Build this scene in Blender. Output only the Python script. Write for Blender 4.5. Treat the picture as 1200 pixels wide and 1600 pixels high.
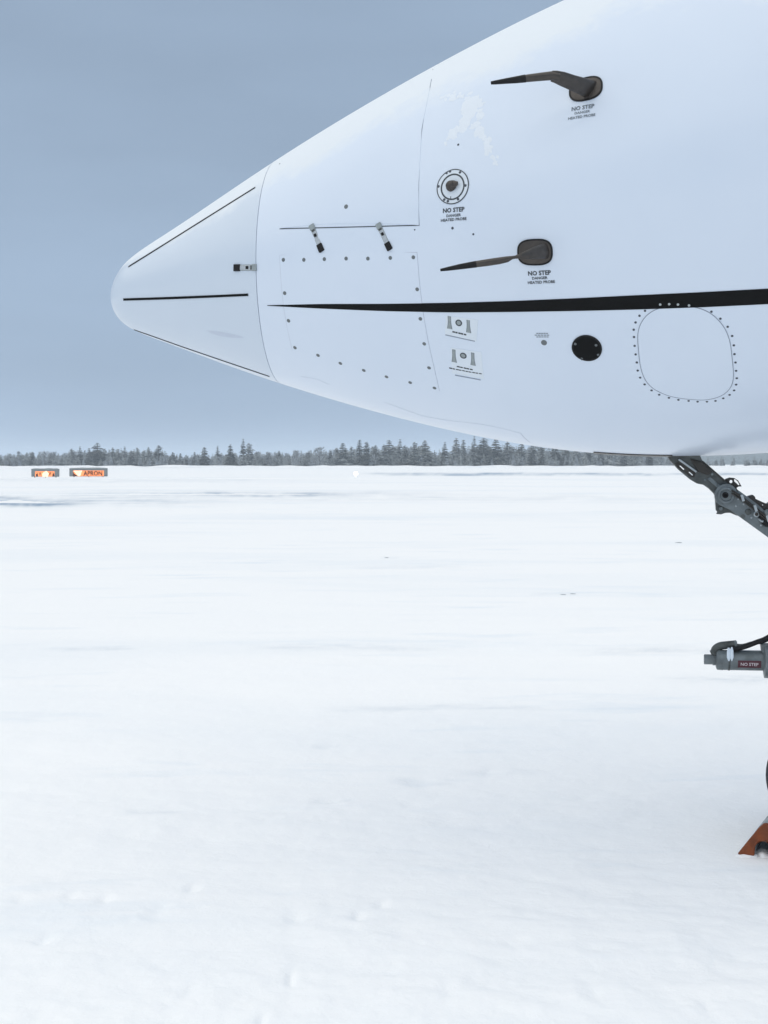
import bpy, bmesh, math, random
import numpy as np
from mathutils import Vector, Matrix, noise
from mathutils.geometry import tessellate_polygon

for o in list(bpy.data.objects): bpy.data.objects.remove(o)
scene = bpy.context.scene
COL = scene.collection

# ------------------------------------------------------------------ camera
CAM_H, F_PX, HORIZON = 1.55, 2400.0, 722.0      # photograph is 1200 x 1600
cam = bpy.data.cameras.new('camera'); cam_o = bpy.data.objects.new('camera', cam); COL.objects.link(cam_o)
cam_o.location = (0, 0, CAM_H); cam_o.rotation_euler = (math.radians(90), 0, 0)
cam.sensor_fit = 'VERTICAL'; cam.sensor_height = 36.0; cam.lens = F_PX / 1600 * 36
cam.shift_y = -(800 - HORIZON) / 1600
cam.clip_start = 0.05; cam.clip_end = 8000
scene.camera = cam_o
scene.render.resolution_x, scene.render.resolution_y = 768, 1024

# ------------------------------------------------------------------ sky, sun, exposure
SUN_EL, SUN_AZ = math.radians(74), math.radians(245)     # azimuth clockwise from +Y: high, a little to the left behind the camera
world = bpy.data.worlds.new('World'); scene.world = world; world.use_nodes = True
wn = world.node_tree; wn.nodes.clear()
def wnode(t, **k):
    n = wn.nodes.new(t)
    for a, b in k.items(): setattr(n, a, b)
    return n
W_out = wnode('ShaderNodeOutputWorld'); W_bg = wnode('ShaderNodeBackground')
W_sky = wnode('ShaderNodeTexSky', sky_type='NISHITA', sun_disc=False, sun_elevation=SUN_EL, sun_rotation=SUN_AZ,
              air_density=1.0, dust_density=4.0, ozone_density=1.0)
W_scale = wnode('ShaderNodeVectorMath', operation='SCALE'); W_scale.inputs['Scale'].default_value = 0.06
W_tc = wnode('ShaderNodeTexCoord'); W_sep = wnode('ShaderNodeSeparateXYZ')
wn.links.new(W_tc.outputs['Generated'], W_sep.inputs[0])
# even overcast layer, a little paler towards the hazy horizon, broken softly by long low cloud bands
W_map = wnode('ShaderNodeMapping'); W_map.inputs['Scale'].default_value = (1.6, 1.6, 6.5); W_map.inputs['Rotation'].default_value = (0.0, 0.22, 0.0)
W_noise = wnode('ShaderNodeTexNoise'); W_noise.inputs['Scale'].default_value = 1.9; W_noise.inputs['Detail'].default_value = 4.0
W_noise.inputs['Roughness'].default_value = 0.45
wn.links.new(W_tc.outputs['Generated'], W_map.inputs[0]); wn.links.new(W_map.outputs[0], W_noise.inputs['Vector'])
W_n = wnode('ShaderNodeMapRange'); W_n.inputs[1].default_value = 0.3; W_n.inputs[2].default_value = 0.7
W_n.inputs[3].default_value = 0.93; W_n.inputs[4].default_value = 1.09
wn.links.new(W_noise.outputs[0], W_n.inputs[0])
W_g = wnode('ShaderNodeMapRange'); W_g.inputs[1].default_value = 0.0; W_g.inputs[2].default_value = 0.32
W_g.inputs[3].default_value = 1.0; W_g.inputs[4].default_value = 0.82
wn.links.new(W_sep.outputs['Z'], W_g.inputs[0])
W_m = wnode('ShaderNodeMath', operation='MULTIPLY')
wn.links.new(W_n.outputs[0], W_m.inputs[0]); wn.links.new(W_g.outputs[0], W_m.inputs[1])
W_col = wnode('ShaderNodeVectorMath', operation='SCALE'); W_col.inputs[0].default_value = (0.284, 0.373, 0.497)
wn.links.new(W_m.outputs[0], W_col.inputs['Scale'])
W_mix = wnode('ShaderNodeMix', data_type='RGBA'); W_mix.inputs[0].default_value = 0.93
wn.links.new(W_sky.outputs[0], W_scale.inputs[0]); wn.links.new(W_scale.outputs[0], W_mix.inputs[6]); wn.links.new(W_col.outputs[0], W_mix.inputs[7])
wn.links.new(W_mix.outputs[2], W_bg.inputs[0]); wn.links.new(W_bg.outputs[0], W_out.inputs[0])

sun = bpy.data.lights.new('sun', 'SUN'); sun_o = bpy.data.objects.new('sun', sun); COL.objects.link(sun_o)
sun.energy = 1.5; sun.angle = math.radians(110); sun.color = (1.0, 0.925, 0.78)
sd = Vector((math.sin(SUN_AZ) * math.cos(SUN_EL), math.cos(SUN_AZ) * math.cos(SUN_EL), math.sin(SUN_EL)))
sun_o.rotation_euler = sd.to_track_quat('Z', 'Y').to_euler(); sun_o.location = sd * 50
scene.view_settings.view_transform = 'Standard'; scene.view_settings.look = 'None'
scene.view_settings.exposure = 0.44; scene.view_settings.gamma = 1.0; scene.view_settings.use_curve_mapping = False

# ------------------------------------------------------------------ helpers
rng = random.Random(7)
def at(px, py, depth):
    return Vector(((px - 600) / F_PX * depth, depth, CAM_H + (HORIZON - py) / F_PX * depth))
def ground_at(py):      # depth of the flat ground seen on a picture row
    return CAM_H * F_PX / (py - HORIZON)
def mk(name, verts, faces, mat, parent=None, smooth=False, mats=None, fm=None):
    me = bpy.data.meshes.new(name)
    me.from_pydata([tuple(v) for v in verts], [], faces); me.update()
    for m in (mats if mats is not None else [mat]): me.materials.append(m)
    if fm: me.polygons.foreach_set('material_index', fm)
    if smooth: me.polygons.foreach_set('use_smooth', [True] * len(me.polygons))
    o = bpy.data.objects.new(name, me); COL.objects.link(o)
    if parent is not None: o.parent = parent
    return o
def empty(name, loc=(0, 0, 0)):
    o = bpy.data.objects.new(name, None); COL.objects.link(o); o.location = loc; o.empty_display_size = 0.2
    return o
def tag(o, label=None, cat=None, group=None, kind=None):
    if label: o['label'] = label
    if cat: o['category'] = cat
    if group: o['group'] = group
    if kind: o['kind'] = kind
    return o
def fix_normals(o):
    bm = bmesh.new(); bm.from_mesh(o.data); bmesh.ops.recalc_face_normals(bm, faces=bm.faces); bm.to_mesh(o.data); bm.free()
    return o
def bevel(o, w, seg=2):
    m = o.modifiers.new('bevel', 'BEVEL'); m.width = w; m.segments = seg; m.limit_method = 'ANGLE'; m.angle_limit = math.radians(40)
    return o
def autosmooth(o, deg=35):
    o.data.polygons.foreach_set('use_smooth', [True] * len(o.data.polygons))
    bm = bmesh.new(); bm.from_mesh(o.data); a = math.radians(deg)
    for e in bm.edges: e.smooth = len(e.link_faces) == 2 and e.calc_face_angle(0) < a
    bm.to_mesh(o.data); bm.free(); return o

class NT:
    def __init__(s, name):
        s.m = bpy.data.materials.new(name); s.m.use_nodes = True; s.t = s.m.node_tree
        s.b = s.t.nodes['Principled BSDF']
    def n(s, t, ins=None, **k):
        x = s.t.nodes.new(t)
        for a, b in k.items(): setattr(x, a, b)
        for a, b in (ins or {}).items():
            if hasattr(b, 'is_linked'): s.t.links.new(b, x.inputs[a])
            else: x.inputs[a].default_value = b
        return x
    def l(s, a, b): s.t.links.new(a, b)
def plain(name, col, rough=0.5, metal=0.0, var=0.12, scale=30, bump=0.0, bscale=80, coat=0.0, spec=0.5):
    """base colour broken up by noise, with roughness variation and optional fine relief"""
    t = NT(name); tc = t.n('ShaderNodeTexCoord')
    no = t.n('ShaderNodeTexNoise', {'Scale': scale, 'Detail': 5.0, 'Vector': tc.outputs['Object']})
    mix = t.n('ShaderNodeMix', data_type='RGBA'); t.l(no.outputs[0], mix.inputs[0])
    mix.inputs[6].default_value = tuple(c * (1 - var) for c in col) + (1,); mix.inputs[7].default_value = tuple(min(1, c * (1 + var)) for c in col) + (1,)
    t.l(mix.outputs[2], t.b.inputs['Base Color'])
    mr = t.n('ShaderNodeMapRange', {0: no.outputs[0], 3: max(0.03, rough - 0.1), 4: min(1, rough + 0.1)}); t.l(mr.outputs[0], t.b.inputs['Roughness'])
    t.b.inputs['Metallic'].default_value = metal; t.b.inputs['Coat Weight'].default_value = coat; t.b.inputs['Specular IOR Level'].default_value = spec
    if bump:
        nb = t.n('ShaderNodeTexNoise', {'Scale': bscale, 'Detail': 3.0, 'Vector': tc.outputs['Object']})
        bp = t.n('ShaderNodeBump', {'Strength': 0.6, 'Distance': bump, 'Height': nb.outputs[0]}); t.l(bp.outputs[0], t.b.inputs['Normal'])
    return t.m
M = {}
# white aircraft paint, with frost lying on the upper skin
t = NT('aircraft_paint'); tc = t.n('ShaderNodeTexCoord'); geo = t.n('ShaderNodeNewGeometry')
n1 = t.n('ShaderNodeTexNoise', {'Scale': 2.2, 'Detail': 6.0, 'Roughness': 0.55, 'Vector': tc.outputs['Object']})
n2 = t.n('ShaderNodeTexNoise', {'Scale': 24.0, 'Detail': 5.0, 'Vector': tc.outputs['Object']})
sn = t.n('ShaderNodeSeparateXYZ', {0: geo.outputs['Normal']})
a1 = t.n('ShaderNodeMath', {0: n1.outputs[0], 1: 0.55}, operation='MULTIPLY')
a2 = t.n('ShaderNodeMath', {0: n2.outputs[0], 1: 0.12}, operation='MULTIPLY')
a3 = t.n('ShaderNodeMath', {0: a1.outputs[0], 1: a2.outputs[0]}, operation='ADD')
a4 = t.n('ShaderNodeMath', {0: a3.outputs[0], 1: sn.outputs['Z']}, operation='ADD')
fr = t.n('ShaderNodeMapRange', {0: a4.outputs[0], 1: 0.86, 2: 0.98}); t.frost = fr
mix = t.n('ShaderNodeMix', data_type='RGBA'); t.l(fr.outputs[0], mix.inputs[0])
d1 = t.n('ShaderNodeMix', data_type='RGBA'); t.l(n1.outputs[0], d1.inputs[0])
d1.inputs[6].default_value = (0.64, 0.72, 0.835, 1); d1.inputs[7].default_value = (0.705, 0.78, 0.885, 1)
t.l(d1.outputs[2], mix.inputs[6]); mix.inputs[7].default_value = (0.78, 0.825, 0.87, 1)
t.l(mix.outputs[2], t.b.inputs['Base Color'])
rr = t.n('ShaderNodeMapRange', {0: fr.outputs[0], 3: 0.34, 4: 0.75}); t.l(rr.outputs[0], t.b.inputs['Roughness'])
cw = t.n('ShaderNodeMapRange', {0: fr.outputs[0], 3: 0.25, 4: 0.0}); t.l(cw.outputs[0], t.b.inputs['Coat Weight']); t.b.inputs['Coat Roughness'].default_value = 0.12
fb = t.n('ShaderNodeMath', {0: fr.outputs[0], 1: n2.outputs[0]}, operation='MULTIPLY')
n3 = t.n('ShaderNodeTexNoise', {'Scale': 4.5, 'Detail': 2.0, 'Vector': tc.outputs['Object']}); n3m = t.n('ShaderNodeMath', {0: n3.outputs[0], 1: 1.1}, operation='MULTIPLY')
fb2 = t.n('ShaderNodeMath', {0: fb.outputs[0], 1: n3m.outputs[0]}, operation='ADD')
bp = t.n('ShaderNodeBump', {'Strength': 0.3, 'Distance': 0.004, 'Height': fb2.outputs[0]}); t.l(bp.outputs[0], t.b.inputs['Normal'])
M['paint'] = t.m
t2 = t.m.copy(); t2.name = 'radome_paint'; M['radome'] = t2
for n_ in t2.node_tree.nodes:
    if n_.type == 'MIX' and abs(n_.inputs[6].default_value[0] - 0.64) < 0.01: n_.inputs[6].default_value = (0.575, 0.655, 0.755, 1); n_.inputs[7].default_value = (0.625, 0.70, 0.795, 1)
M['scuff'] = plain('grey_scuff', (0.535, 0.60, 0.705), 0.5, var=0.08, scale=40)
M['frost'] = plain('thin_frost', (0.775, 0.825, 0.885), 0.85, var=0.03, bump=0.0008, bscale=200)
M['black_paint'] = plain('black_stripe_paint', (0.006, 0.0065, 0.007), 0.55, var=0.3, scale=12, spec=0.12)
M['black_rubber'] = plain('black_rubber', (0.012, 0.012, 0.013), 0.6, var=0.3, bump=0.001, spec=0.25)
M['seam_dark'] = plain('seam_gap', (0.07, 0.085, 0.105), 0.8, var=0.2)
M['seam_pale'] = plain('seam_sealant', (0.47, 0.51, 0.60), 0.7, var=0.1)
M['seam_soft'] = plain('seam_filled', (0.57, 0.63, 0.72), 0.6, var=0.06)
M['seam_mid'] = plain('seam_groove', (0.26, 0.30, 0.37), 0.7, var=0.15)
M['screw'] = plain('screw_metal', (0.16, 0.18, 0.19), 0.45, metal=0.5, var=0.35, scale=200)
M['rivet'] = plain('rivet_dark', (0.07, 0.08, 0.10), 0.5, metal=0.2, var=0.3, scale=200)
M['steel'] = plain('latch_steel', (0.52, 0.55, 0.57), 0.35, metal=0.7, var=0.2, scale=120)
M['probe'] = plain('probe_metal', (0.075, 0.066, 0.060), 0.40, metal=0.55, var=0.35, scale=40, bump=0.0008, bscale=120)
M['ink'] = plain('stencil_ink', (0.05, 0.06, 0.07), 0.6, var=0.3, scale=60)
M['ink_soft'] = plain('worn_stencil_ink', (0.17, 0.20, 0.23), 0.6, var=0.3, scale=60)
M['port_grey'] = plain('port_plate_grey', (0.30, 0.34, 0.35), 0.5, metal=0.2, var=0.25, scale=90)
M['port_white'] = plain('port_plate_white', (0.70, 0.765, 0.835), 0.35, var=0.05)
M['gear_dark'] = plain('gear_dark_metal', (0.085, 0.093, 0.090), 0.5, metal=0.3, var=0.75, scale=26, bump=0.004, bscale=60)
M['gear_grey'] = plain('gear_grey_paint', (0.155, 0.178, 0.186), 0.45, metal=0.2, var=0.6, scale=24, bump=0.003, bscale=70)
M['gear_brown'] = plain('gear_oily_metal', (0.045, 0.04, 0.035), 0.4, metal=0.4, var=0.45, scale=25, bump=0.003, bscale=50)
M['gear_pale'] = plain('gear_worn_metal', (0.42, 0.46, 0.48), 0.35, metal=0.5, var=0.2, scale=40)
M['chrome'] = plain('oleo_chrome', (0.7, 0.72, 0.74), 0.12, metal=1.0, var=0.04)
M['maroon'] = plain('placard_maroon', (0.085, 0.022, 0.032), 0.5, var=0.2)
M['placard_white'] = plain('placard_lettering', (0.62, 0.56, 0.58), 0.5, var=0.1)
M['ice'] = plain('ice_glaze', (0.72, 0.80, 0.88), 0.2, var=0.1)
M['tyre'] = plain('tyre_rubber', (0.025, 0.026, 0.028), 0.7, var=0.3, bump=0.002, bscale=60)
M['orange'] = plain('chock_orange', (0.19, 0.046, 0.010), 0.7, var=0.75, scale=22, bump=0.008, bscale=45)
M['chock_grey'] = plain('chock_frosted_rubber', (0.30, 0.33, 0.34), 0.75, var=0.9, scale=22, bump=0.004, bscale=40)
M['sign_grey'] = plain('sign_cabinet_grey', (0.23, 0.26, 0.27), 0.5, var=0.2, scale=4)
M['white_plastic'] = plain('white_plastic', (0.75, 0.77, 0.78), 0.4, var=0.05)
M['clod'] = plain('dirty_snow', (0.40, 0.42, 0.45), 0.9, var=0.4, scale=20, bump=0.01, bscale=30)
def emit(name, col, s):
    t = NT(name); t.b.inputs['Base Color'].default_value = (*col, 1); t.b.inputs['Emission Color'].default_value = (*col, 1)
    tc = t.n('ShaderNodeTexCoord'); no = t.n('ShaderNodeTexNoise', {'Scale': 3.0, 'Vector': tc.outputs['Object']})
    mr = t.n('ShaderNodeMapRange', {0: no.outputs[0], 1: 0.3, 2: 0.7, 3: s * 0.55, 4: s * 1.3}); t.l(mr.outputs[0], t.b.inputs['Emission Strength'])
    return t.m
M['lit_orange'] = emit('sign_lit_orange', (0.85, 0.26, 0.09), 0.75)
M['lit_pale'] = emit('sign_lit_arrow', (1.0, 0.62, 0.42), 0.9)
M['lit_dark'] = plain('sign_lettering', (0.05, 0.015, 0.006), 0.6, var=0.3)
M['lamp'] = emit('lamp_lens_lit', (1.0, 1.0, 0.98), 2.5)

# snow: nearly white, with wind-packed bluish crust in long streaks and fine granular relief
def snow_material(name, streaks=True):
    t = NT(name); g = t.n('ShaderNodeNewGeometry')
    mp = t.n('ShaderNodeMapping', {'Vector': g.outputs['Position'], 'Scale': (0.05, 0.16, 0.2), 'Rotation': (0, 0, 0.06)})
    nA = t.n('ShaderNodeTexNoise', {'Vector': mp.outputs[0], 'Scale': 1.0, 'Detail': 6.0, 'Roughness': 0.6, 'Distortion': 0.4})
    mp2 = t.n('ShaderNodeMapping', {'Vector': g.outputs['Position'], 'Scale': (0.45, 1.5, 1.0), 'Rotation': (0, 0, -0.12)})
    nB = t.n('ShaderNodeTexNoise', {'Vector': mp2.outputs[0], 'Scale': 1.0, 'Detail': 7.0, 'Roughness': 0.62})
    nC = t.n('ShaderNodeTexNoise', {'Vector': g.outputs['Position'], 'Scale': 34.0, 'Detail': 4.0, 'Roughness': 0.65})
    nD = t.n('ShaderNodeTexNoise', {'Vector': g.outputs['Position'], 'Scale': 6.0, 'Detail': 5.0, 'Roughness': 0.6})
    r1 = t.n('ShaderNodeMapRange', {0: nA.outputs[0], 1: 0.50, 2: 0.70})
    r2 = t.n('ShaderNodeMapRange', {0: nB.outputs[0], 1: 0.56, 2: 0.70})
    mx = t.n('ShaderNodeMath', {0: r1.outputs[0], 1: 0.55}, operation='MULTIPLY')
    mx2 = t.n('ShaderNodeMath', {0: r2.outputs[0], 1: 0.55}, operation='MULTIPLY')
    ad = t.n('ShaderNodeMath', {0: mx.outputs[0], 1: mx2.outputs[0]}, operation='ADD', use_clamp=True)
    c = t.n('ShaderNodeMix', data_type='RGBA'); t.l(ad.outputs[0], c.inputs[0])
    c.inputs[6].default_value = (0.945, 0.945, 0.945, 1); c.inputs[7].default_value = (0.77, 0.825, 0.88, 1)
    at_ = t.n('ShaderNodeAttribute', attribute_name='scour_shade'); c2 = t.n('ShaderNodeMix', data_type='RGBA'); t.l(at_.outputs['Fac'], c2.inputs[0]); t.l(c.outputs[2], c2.inputs[6]); c2.inputs[7].default_value = (0.30, 0.39, 0.50, 1)
    t.l(c2.outputs[2], t.b.inputs['Base Color'])
    t.b.inputs['Roughness'].default_value = 0.85; t.b.inputs['Specular IOR Level'].default_value = 0.2
    h1 = t.n('ShaderNodeMath', {0: nC.outputs[0], 1: 0.25}, operation='MULTIPLY')
    h2 = t.n('ShaderNodeMath', {0: nD.outputs[0], 1: h1.outputs[0]}, operation='ADD')
    bp = t.n('ShaderNodeBump', {'Strength': 0.6, 'Distance': 0.02, 'Height': h2.outputs[0]}); t.l(bp.outputs[0], t.b.inputs['Normal'])
    return t.m
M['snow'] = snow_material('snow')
# frosted conifer
def tree_material(name, dark, pale, amount):
    t = NT(name); g = t.n('ShaderNodeNewGeometry'); tc = t.n('ShaderNodeTexCoord')
    no = t.n('ShaderNodeTexNoise', {'Vector': tc.outputs['Object'], 'Scale': 0.9, 'Detail': 5.0, 'Roughness': 0.65}); oi = t.n('ShaderNodeObjectInfo')
    rv = t.n('ShaderNodeMapRange', {0: oi.outputs['Random'], 3: -0.10, 4: 0.12}); sm = t.n('ShaderNodeMath', {0: no.outputs[0], 1: rv.outputs[0]}, operation='ADD')
    r = t.n('ShaderNodeMapRange', {0: sm.outputs[0], 1: 0.60 - amount, 2: 0.72})
    c = t.n('ShaderNodeMix', data_type='RGBA'); t.l(r.outputs[0], c.inputs[0])
    c.inputs[6].default_value = (*dark, 1); c.inputs[7].default_value = (*pale, 1)
    t.l(c.outputs[2], t.b.inputs['Base Color']); t.b.inputs['Roughness'].default_value = 0.85
    return t.m
M['needles'] = tree_material('frosted_needles', (0.034, 0.038, 0.032), (0.29, 0.31, 0.31), 0.08)
M['needles_pale'] = tree_material('rimed_needles', (0.058, 0.063, 0.058), (0.38, 0.41, 0.42), 0.16)
M['twigs'] = tree_material('rimed_twigs', (0.085, 0.085, 0.085), (0.38, 0.42, 0.46), 0.2)
M['bark'] = plain('bark', (0.06, 0.05, 0.045), 0.9, var=0.3)
M['hill'] = tree_material('far_wooded_hill', (0.10, 0.125, 0.13), (0.20, 0.235, 0.25), 0.1)

# ------------------------------------------------------------------ setting: snow field
# pock marks and scuffs trodden into the near snow: x, y, half-width, half-depth, depth
DENTS = []
for dpx, dpy, dw, dd in ((70, 1472, 16, .030), (300, 1396, 11, .026), (462, 1442, 22, .026), (165, 1412, 12, .022), (560, 1436, 15, .028), (598, 1415, 12, .026), (245, 1432, 18, .022), (112, 1407, 14, .018), (455, 1527, 9, .026), (32, 1416, 16, .020), (230, 1267, 32, .022), (515, 1246, 22, .026), (655, 1219, 36, .026), (765, 1207, 24, .022), (640, 1251, 18, .018), (915, 1241, 20, .020), (510, 1170, 14, .026), (300, 1545, 20, .018),
                         (940, 1395, 40, .022), (1060, 1400, 34, .022), (800, 1478, 20, .018), (930, 1552, 22, .020), (1105, 1570, 16, .020), (700, 1545, 24, .016), (1150, 1490, 26, .020), (410, 1588, 10, .024)):
    dy_ = CAM_H * F_PX / (dpy - HORIZON); DENTS.append(((dpx - 600) / F_PX * dy_, dy_, dw / F_PX * dy_ * 0.8, 0.045 + dw / F_PX * dy_ * 0.4, dd))
def field_h(x, y):
    d = math.hypot(x, y)
    v = Vector((x, y, 0))
    near = 1.0 / (1.0 + (d / 22.0) ** 2)
    h = 0.030 * noise.noise(Vector((x * 0.35, y * 0.75, 1.3))) * near
    h += 0.020 * noise.noise(Vector((x * 1.1 + 5, y * 2.1, 4.7))) * near
    if d < 16:
        k = 1 - d / 16
        w = 0.5 + 0.5 * noise.noise(Vector((x * 0.6 + 9, y * 0.6, 8.1)))
        h += k * w * (0.034 * noise.noise(Vector((x * 3.4, y * 5.0, 2.0))) + 0.020 * noise.noise(Vector((x * 9.0, y * 12.0, 6.0))) + 0.008 * noise.noise(Vector((x * 24.0, y * 28.0, 1.0))))
    h += 0.10 * noise.noise(Vector((x * 0.03, y * 0.05, 3.0))) * min(1, d / 60)
    if d < 12 and abs(x) < 3.2:
        for ex, ey, er, es, eh in DENTS:
            qx, qy = (x - ex) / er, (y - ey) / es; q2 = (qx * qx + qy * qy) * (1 + 0.9 * noise.noise(Vector((x * 14, y * 14, 3))))
            if q2 < 9: h -= eh * 0.55 * math.exp(-q2)
    gx, gy = x - 1.62, y - 6.2                      # flat where the wheels and the chock stand
    q = math.exp(-(gx * gx + gy * gy) / 0.35)
    return h * (1 - q) - 0.004 * q
# wind-scoured packed-ice streaks, plus painted shade: a broad shadow band and darkened dents: ends and row in the photograph's frame turned into ground ranges
SCOUR_SHADE = [(-300, 170, 786, 5.0, 1.7), (-300, 100, 785, 4.0, 0.9), (-200, 70, 775.5, 2.6, 0.9), (-300, 420, 781, 10, 0.40), (40, 760, 771, 3.6, 0.30), (280, 560, 772.3, 3.0, 0.8), (300, 1100, 778.5, 5.5, 0.22), (520, 1600, 740.8, 2.2, 1.3), (560, 780, 741.0, 2.0, 0.8), (-400, 560, 750, 3.0, 0.22),
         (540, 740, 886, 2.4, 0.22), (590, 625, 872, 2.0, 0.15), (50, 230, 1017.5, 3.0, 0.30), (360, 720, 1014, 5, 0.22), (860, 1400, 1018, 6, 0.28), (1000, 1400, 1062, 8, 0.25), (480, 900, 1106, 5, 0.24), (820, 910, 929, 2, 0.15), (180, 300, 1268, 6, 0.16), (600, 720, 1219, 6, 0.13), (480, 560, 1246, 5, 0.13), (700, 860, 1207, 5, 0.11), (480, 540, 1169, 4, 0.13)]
def scour_shade(px, py, x, y):
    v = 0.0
    for x0, x1, yc, hh, amp in SCOUR_SHADE:
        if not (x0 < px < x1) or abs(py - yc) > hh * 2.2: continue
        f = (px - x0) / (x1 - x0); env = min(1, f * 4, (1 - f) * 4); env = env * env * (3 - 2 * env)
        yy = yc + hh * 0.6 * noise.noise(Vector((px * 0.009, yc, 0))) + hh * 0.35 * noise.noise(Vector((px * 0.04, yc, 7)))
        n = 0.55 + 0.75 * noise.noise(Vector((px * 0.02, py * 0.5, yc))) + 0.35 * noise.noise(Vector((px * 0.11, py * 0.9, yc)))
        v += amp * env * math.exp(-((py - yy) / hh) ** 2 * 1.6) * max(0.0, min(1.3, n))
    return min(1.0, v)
angs = sorted(set([math.radians(a) for a in np.arange(-20, 20.01, 0.11)] + [math.radians(a) for a in np.arange(-180, -20, 4)] + [math.radians(a) for a in np.arange(24, 180, 4)]))
rows = list(np.arange(1300, 60, -2.4)) + list(np.arange(60, 6, -2.0)) + [5, 4, 3, 2.2, 1.6]
radii = [0.05, 0.8, 1.8, 2.4] + [CAM_H * F_PX / r for r in rows]
gv, gf = [], []
for r in radii:
    for a in angs:
        x, y = r * math.sin(a), r * math.cos(a); gv.append((x, y, field_h(x, y)))
nA_ = len(angs)
for i in range(len(radii) - 1):
    for j in range(nA_):
        k = (j + 1) % nA_; gf.append((i * nA_ + j, i * nA_ + k, (i + 1) * nA_ + k, (i + 1) * nA_ + j))
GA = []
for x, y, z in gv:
    GA.append(scour_shade(600 + F_PX * x / y, HORIZON + CAM_H * F_PX / y, x, y) if y > 3 else 0.0)
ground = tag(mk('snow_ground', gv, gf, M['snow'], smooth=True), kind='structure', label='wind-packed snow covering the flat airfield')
at_ = ground.data.attributes.new('scour_shade', 'FLOAT', 'POINT'); at_.data.foreach_set('value', GA)

# low ploughed banks crossing the field: cut face towards the camera, long lee slope behind
def snow_bank(px0, px1, py, hgt, seed, wobble=1.0, label=None):
    d0 = ground_at(py); vs, fs = [], []; N = 160
    for i in range(N + 1):
        f = i / N; px = px0 + (px1 - px0) * f
        env = min(1, f * 5, (1 - f) * 5) ** 0.7
        n = noise.noise(Vector((px * 0.02, seed, 0))) * 0.6 + noise.noise(Vector((px * 0.09, seed, 5))) * 0.4
        d = d0 * (1 + 0.012 * wobble * noise.noise(Vector((px * 0.006, seed, 9))))
        hh = max(0.0, hgt * env * (0.75 + 0.8 * n)); x = (px - 600) / F_PX * d
        b = field_h(x, d) - 0.03
        for dy, z in ((-hh * 1.0 - 0.02, b), (-hh * 0.35, b + hh * 0.75), (0.25 * hh, b + hh), (hh * 2.2, b + hh * 0.85), (hh * 14 + 0.5, b)):
            vs.append((x, d + dy, z))
    for i in range(N):
        for j in range(4):
            fs.append((i * 5 + j, (i + 1) * 5 + j, (i + 1) * 5 + j + 1, i * 5 + j + 1))
    o = mk('snow_bank', vs, fs, M['snow'], smooth=True); return tag(o, kind='structure', label=label)
snow_bank(-260, 130, 786, 0.14, 1, label='low snow bank crossing the left edge of the field')
snow_bank(-200, 560, 772, 0.10, 2, label='long low snow bank in front of the two signs')
snow_bank(-200, 500, 748, 0.16, 4, label='faint snow bank at the foot of the signs')
snow_bank(100, 900, 778, 0.06, 5, label='shallow snow edge halfway to the wood')
snow_bank(-400, 1700, 730.6, 0.75, 6, 0.3, label='snow bank along the foot of the wood')

# far wooded rise on the right
hv, hf = [], []; N = 140
for i in range(N + 1):
    px = 960 + i * 6; d = 900.0
    top = 704 + 11 * math.exp(-((px - 1000) / 70.0) ** 2) - 4 * min(1, max(0, (px - 1100) / 200)) + 1.4 * noise.noise(Vector((px * 0.06, 0, 2))) + 1.0 * noise.noise(Vector((px * 0.35, 0, 5)))
    p = at(px, top, d); x = p.x; z = p.z
    for dy, zz in ((0, -0.5), (3, z * 0.55), (25, z * 0.85), (60, z), (200, z * 0.7), (330, -0.5)): hv.append((x, d + dy, zz + (0 if zz < 0 else 0.5 * noise.noise(Vector((x * 0.2, dy, 1))))))
for i in range(N):
    for j in range(5): hf.append((i * 6 + j, (i + 1) * 6 + j, (i + 1) * 6 + j + 1, i * 6 + j + 1))
tag(mk('hill', hv, hf, M['hill'], smooth=True), 'far grey wooded rise on the right beneath the aircraft belly', kind='structure')

# ------------------------------------------------------------------ aircraft skin as an analytic surface (u aft along the axis, phi round the section)
YAW = math.radians(8.5); cY, sY = math.cos(YAW), math.sin(YAW)
AX = np.array([cY, -sY, 0.0]); NEAR = np.array([-sY, -cY, 0.0]); UP = np.array([0, 0, 1.0])
TIP = np.array([-1.19777, 6.74802, 0.0]); U_GEAR = 3.031
_U = np.array([0.0, .012, .03, .06, .11, .18, .3, .45, .6, .75, .9, 1.1, 1.3, 1.5, 1.7, 1.9, 2.15, 2.4, 2.7, 3.0, 3.4, 3.8, 4.3])
_ZT = [2.2698, 2.318, 2.3605, 2.4071, 2.4493, 2.4931, 2.5665, 2.6562, 2.7444, 2.8371, 2.9199, 3.0309, 3.1361, 3.2339, 3.3273, 3.4167, 3.5167, 3.6063, 3.6919, 3.7575, 3.8212, 3.851, 3.862]
_ZB = [2.2698, 2.2254, 2.1893, 2.1557, 2.1271, 2.0986, 2.0525, 1.9968, 1.9431, 1.8918, 1.8455, 1.788, 1.7332, 1.6811, 1.6425, 1.6133, 1.5845, 1.5701, 1.5853, 1.6037, 1.627, 1.6462, 1.665]
_w = np.ones(len(_U)); _w[0] = 20
PT = np.polyfit(np.sqrt(_U), _ZT, 9, w=_w); PB = np.polyfit(np.sqrt(_U), _ZB, 9, w=_w)
U_END = 4.15
def _ev(P, u):
    u = np.asarray(u, float); q = np.sqrt(np.clip(u, 0, U_END)); z = np.polyval(P, q)
    sl = np.polyval(np.polyder(P), math.sqrt(U_END)) / (2 * math.sqrt(U_END))
    return z + np.where(u > U_END, sl * 0.6 * (1 - np.exp(-(np.maximum(u, U_END) - U_END) / 0.6)), 0)
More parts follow.
